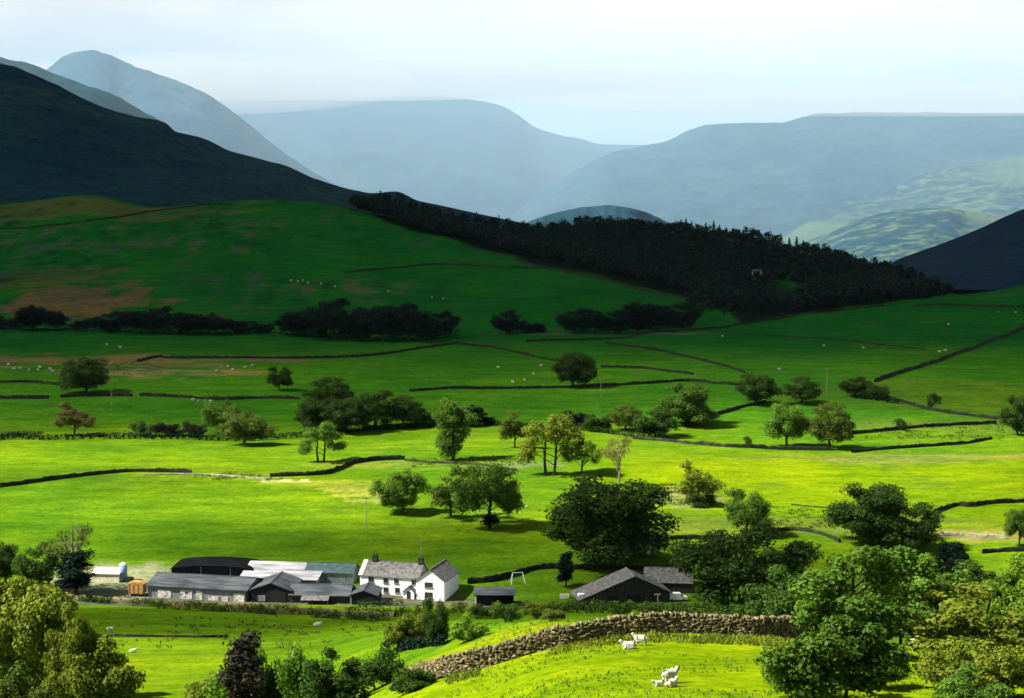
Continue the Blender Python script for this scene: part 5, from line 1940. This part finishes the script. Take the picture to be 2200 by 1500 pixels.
NS = 'sheep resting in the near field'
sheep(1352, 1396, 'lying', 185, 1.0, 'white sheep lying flat left of its pair below the near wall', NS, 0)
sheep(1377, 1387, 'standing', 165, .95, 'white sheep standing with head up, right of the pair below the near wall', NS, 0)
sheep(1438, 1468, 'standing', 32, 1.05, 'dark faced white ewe standing behind two lambs in the near field', NS, 1)
sheep(1415, 1475, 'lying', 200, .62, 'small white lamb lying at the left front of the ewe', NS, 0)
sheep(1441, 1477, 'lying', 40, .85, 'white lamb lying close in front of the ewe', NS, 0)
sheep(238, 1360, 'grazing', 190, 1.25, 'white sheep grazing by the low grassy wall on the left', 'sheep in the field below the farm')
sheep(285, 1403, 'lying', 10, 1.1, 'white sheep lying in the bright grass at lower left', 'sheep in the field below the farm', 0)
sheep(682, 1346, 'lying', 0, 1.4, 'white sheep lying in a dark hollow below the garden wall', 'sheep in the field below the farm', 0)
FARS = {
    ('distant white sheep on the green hillside above the big dark tree clump', 'flock on the green hillside'): [(625, 605), (640, 607), (650, 604), (662, 610), (690, 612), (720, 617), (835, 628), (928, 641), (952, 643)],
    ('distant white sheep near the dry reeds at the left', 'flock by the dry reeds'): [(18, 786), (30, 796), (42, 793), (62, 799), (82, 798), (86, 791), (108, 796), (113, 801)],
    ('distant white sheep on the pasture left of the small lone wall tree', 'flock on the left pasture'): [(475, 789), (490, 791), (500, 798), (526, 791), (541, 789), (465, 801), (230, 742), (258, 749)],
    ('distant white sheep in a line along the wall left of the copse', 'flock along the wall'): [(415, 863), (425, 864), (440, 865), (452, 866)],
    ('distant white sheep on the shaded pasture left of the spreading tree', 'flock in the middle pasture'): [(1070, 791), (1162, 789), (1146, 807), (1127, 819), (1102, 825)],
    ('distant white sheep on the big green pasture at right', 'flock on the right pasture'): [(1674, 797), (1855, 749), (2145, 673), (2182, 674), (2018, 757), (2030, 756), (1770, 746), (1552, 724), (2038, 700)],
    ('white sheep in sunlit grass right of the wide spreading oak', 'flock under the oak'): [(1094, 1094), (1130, 1091), (1066, 1108), (1400, 1112)],
}
k = 0
for (lb, g), pts in FARS.items():
    for (px, py) in pts:
        sheep(px, py, ('standing', 'grazing', 'lying')[k % 3], (37 * k) % 360, 1.5 if py < 900 else 1.15, lb, g, 1 if k % 3 else 1, 300)
        k += 1

# ------------------------------------------------------------------ clouds put above the frame, shaped to cast the wanted shade, and the air
def mat_cloud():
    m, t, out = new_mat('cloud_vapour')
    at = N(t, 'ShaderNodeAttribute', attribute_name='Col')
    sp = N(t, 'ShaderNodeSeparateColor')
    t.links.new(at.outputs['Color'], sp.inputs[0])
    tr = N(t, 'ShaderNodeBsdfTransparent')
    df = N(t, 'ShaderNodeBsdfDiffuse')
    df.inputs[0].default_value = (0.6, 0.62, 0.66, 1)
    mx = N(t, 'ShaderNodeMixShader')
    t.links.new(sp.outputs[0], mx.inputs[0])
    t.links.new(tr.outputs[0], mx.inputs[1])
    t.links.new(df.outputs[0], mx.inputs[2])
    t.links.new(mx.outputs[0], out.inputs[0])
    return m


M_CLOUD = mat_cloud()
ZC = 900.0


def cloud(label, x0, x1, y0, y1, step, dens, seed, thick=120.0):
    xs = np.arange(x0, x1 + step, step)
    ys = np.arange(y0, y1 + step, step)
    X, Y = np.meshgrid(xs, ys, indexing='ij')
    T = dens(X, Y)                       # how much sun gets through above each ground point
    a = 1 - np.sqrt(np.clip(T, 0.0, 1))
    CX = X + SUN_V.x / SUN_V.z * ZC
    CY = Y + SUN_V.y / SUN_V.z * ZC
    puff = (0.5 + 0.5 * fbm(X / 260, Y / 260, seed, 5)) * thick * np.clip(a * 1.5, 0, 1)
    n = X.size
    v = np.concatenate([np.stack([CX, CY, np.full_like(X, ZC) - 0.15 * puff], -1).reshape(-1, 3), np.stack([CX, CY, ZC + 2 + puff], -1).reshape(-1, 3)])
    p, q = X.shape
    ix = np.arange(n).reshape(p, q)
    f = np.stack([ix[:-1, :-1], ix[1:, :-1], ix[1:, 1:], ix[:-1, 1:]], -1).reshape(-1, 4)
    af = a.reshape(-1)
    f = f[af[f].max(1) > 0.004]
    ff = np.concatenate([f[:, ::-1], f + n])
    e = {}
    for qd in f:
        for i in range(4):
            k = (int(qd[i]), int(qd[(i + 1) % 4]))
            e[k] = 1
    side = [(i, j, j + n, i + n) for (i, j) in e if (j, i) not in e]
    ff = np.concatenate([ff, np.array(side)])
    col = np.repeat(np.concatenate([af, af])[:, None], 3, 1)
    o = link('cloud', mesh_np('cloud', v, ff, M_CLOUD, smooth=True, col=col))
    tag(o, label, 'cloud', None, 'stuff')
    return o


def dens_main(X, Y):
    d = Y / S
    u = X / np.maximum(Y, 1)
    px = 1100 + u * FPX
    w = fbm(X / 170, Y / 120, 71, 4)
    # edge of the deck: a little nearer on the left, farther on the right
    e = 505 + 30 * sstep(900, 1500, px) - 18 * sstep(1500, 2000, px) + 26 * w
    t = 1 - 0.72 * sstep(e - 12, e + 48, d) - 0.205 * sstep(e + 40, e + 260, d)
    # a brighter hole over the right middle pastures
    hole = np.exp(-((px - 1600) / 420) ** 2 - ((d - 590) / 60) ** 2)
    t = t + 0.16 * hole * (1 - t)
    # open again over the far fells
    return np.where(d > 2800, 1 - (1 - t) * (1 - sstep(2900, 3700, d + 300 * w)), t)


cloud('long grey cloud deck out of view, shaped to shade the far pastures and dark hills', -4200, 4200, 560, 5800, 35, dens_main, 5, 180)


def dens_small(X, Y):  # unseen cloud, its blobs set where the ground is to be dimmed
    t = np.ones_like(X)
    w = 0.45 * fbm(X / 45, Y / 35, 77, 4)
    for (px, d, rx, ry, a) in [(1000, 350, 105, 36, 0.52), (620, 362, 85, 36, 0.42), (1560, 318, 66, 40, 0.6), (560, 282, 150, 44, 0.72), (1850, 345, 40, 22, 0.4),
                               (1290, 330, 30, 30, 0.35)]:
        u = pix(px, 1200)[0]
        q = np.sqrt(((X - u * d * S) / rx) ** 2 + ((Y - d * S) / ry) ** 2) + w
        t = t * (1 - a * (1 - sstep(0.35, 1.15, q)))
    n = fbm(X / 95, Y / 55, 83, 4)
    edge = sstep(-330, -270, X) * sstep(-270, -230, -X) * sstep(280, 320, Y) * sstep(-640, -600, -Y)
    t = t * (1 - 0.30 * sstep(-0.05, 0.4, n) * edge)
    return t


cloud('thin broken cloud out of view, added to dim the farm and its fields', -340, 280, 270, 650, 6, dens_small, 9, 30)



def air(name, label, cat, box, colour, density):
    b = MB()
    b.box(*box)
    m, t, out = new_mat(name + '_air')
    pv = N(t, 'ShaderNodeVolumePrincipled')
    pv.inputs['Color'].default_value = (*colour, 1)
    pv.inputs['Density'].default_value = density
    pv.inputs['Anisotropy'].default_value = 0.0
    t.links.new(pv.outputs[0], out.inputs['Volume'])
    o = b.build(name, m)
    tag(o, label, cat, None, 'stuff')


air('haze', 'thin pale haze filling the valley air', 'haze', (-13000, 13000, -60, 23000, -300 * S, 830), (0.45, 0.75, 1.0), 0.0000035)
air('mist', 'pale blue rain mist hanging in the far valley over the fells', 'mist', (-12500, 12500, 3800, 22500, -295 * S, 815), (0.49, 0.73, 0.94), 0.000095)


def mist_bank(label, px, py, d, rx, ry, rz, density):
    """a lens of low cloud wrapped round a fell top"""
    u, sl = pix(px, py)
    c = np.array([u * d * S, d * S, HC + sl * d * S])
    th = np.linspace(0, 2 * np.pi, 40, endpoint=False)
    ph = np.linspace(0, np.pi, 22)
    T, Pp = np.meshgrid(th, ph, indexing='ij')
    k = 1 + 0.10 * np.sin(3 * T + px) * np.sin(Pp) + 0.07 * np.sin(5 * T + 2)
    v = np.stack([rx * np.sin(Pp) * np.cos(T) * k, ry * np.sin(Pp) * np.sin(T) * k, rz * np.cos(Pp)], -1).reshape(-1, 3) + c
    ix = np.arange(40 * 22).reshape(40, 22)
    nx_ = np.roll(ix, -1, axis=0)
    f = np.stack([ix[:, :-1], ix[:, 1:], nx_[:, 1:], nx_[:, :-1]], -1).reshape(-1, 4)
    m, t, out = new_mat('mist_bank_air')
    pv = N(t, 'ShaderNodeVolumePrincipled')
    pv.inputs['Color'].default_value = (0.74, 0.75, 0.76, 1)
    pv.inputs['Density'].default_value = density
    t.links.new(pv.outputs[0], out.inputs['Volume'])
    o = link('mist', mesh_np('mist', v, f, m))  # low cloud on a ridge, kept under the mist name
    tag(o, label, 'mist', None, 'stuff')


mist_bank('soft bank of low cloud wrapping the long level far ridge', 700, 176, 9300, 2600, 1900, 120, 0.00075)
mist_bank('soft bank of low cloud at the saddle right of the misty peak', 460, 180, 7600, 1000, 1300, 170, 0.00055)
mist_bank('soft bank of low cloud along the top of the flat right ridge', 2000, 214, 7000, 2300, 1100, 85, 0.00045)
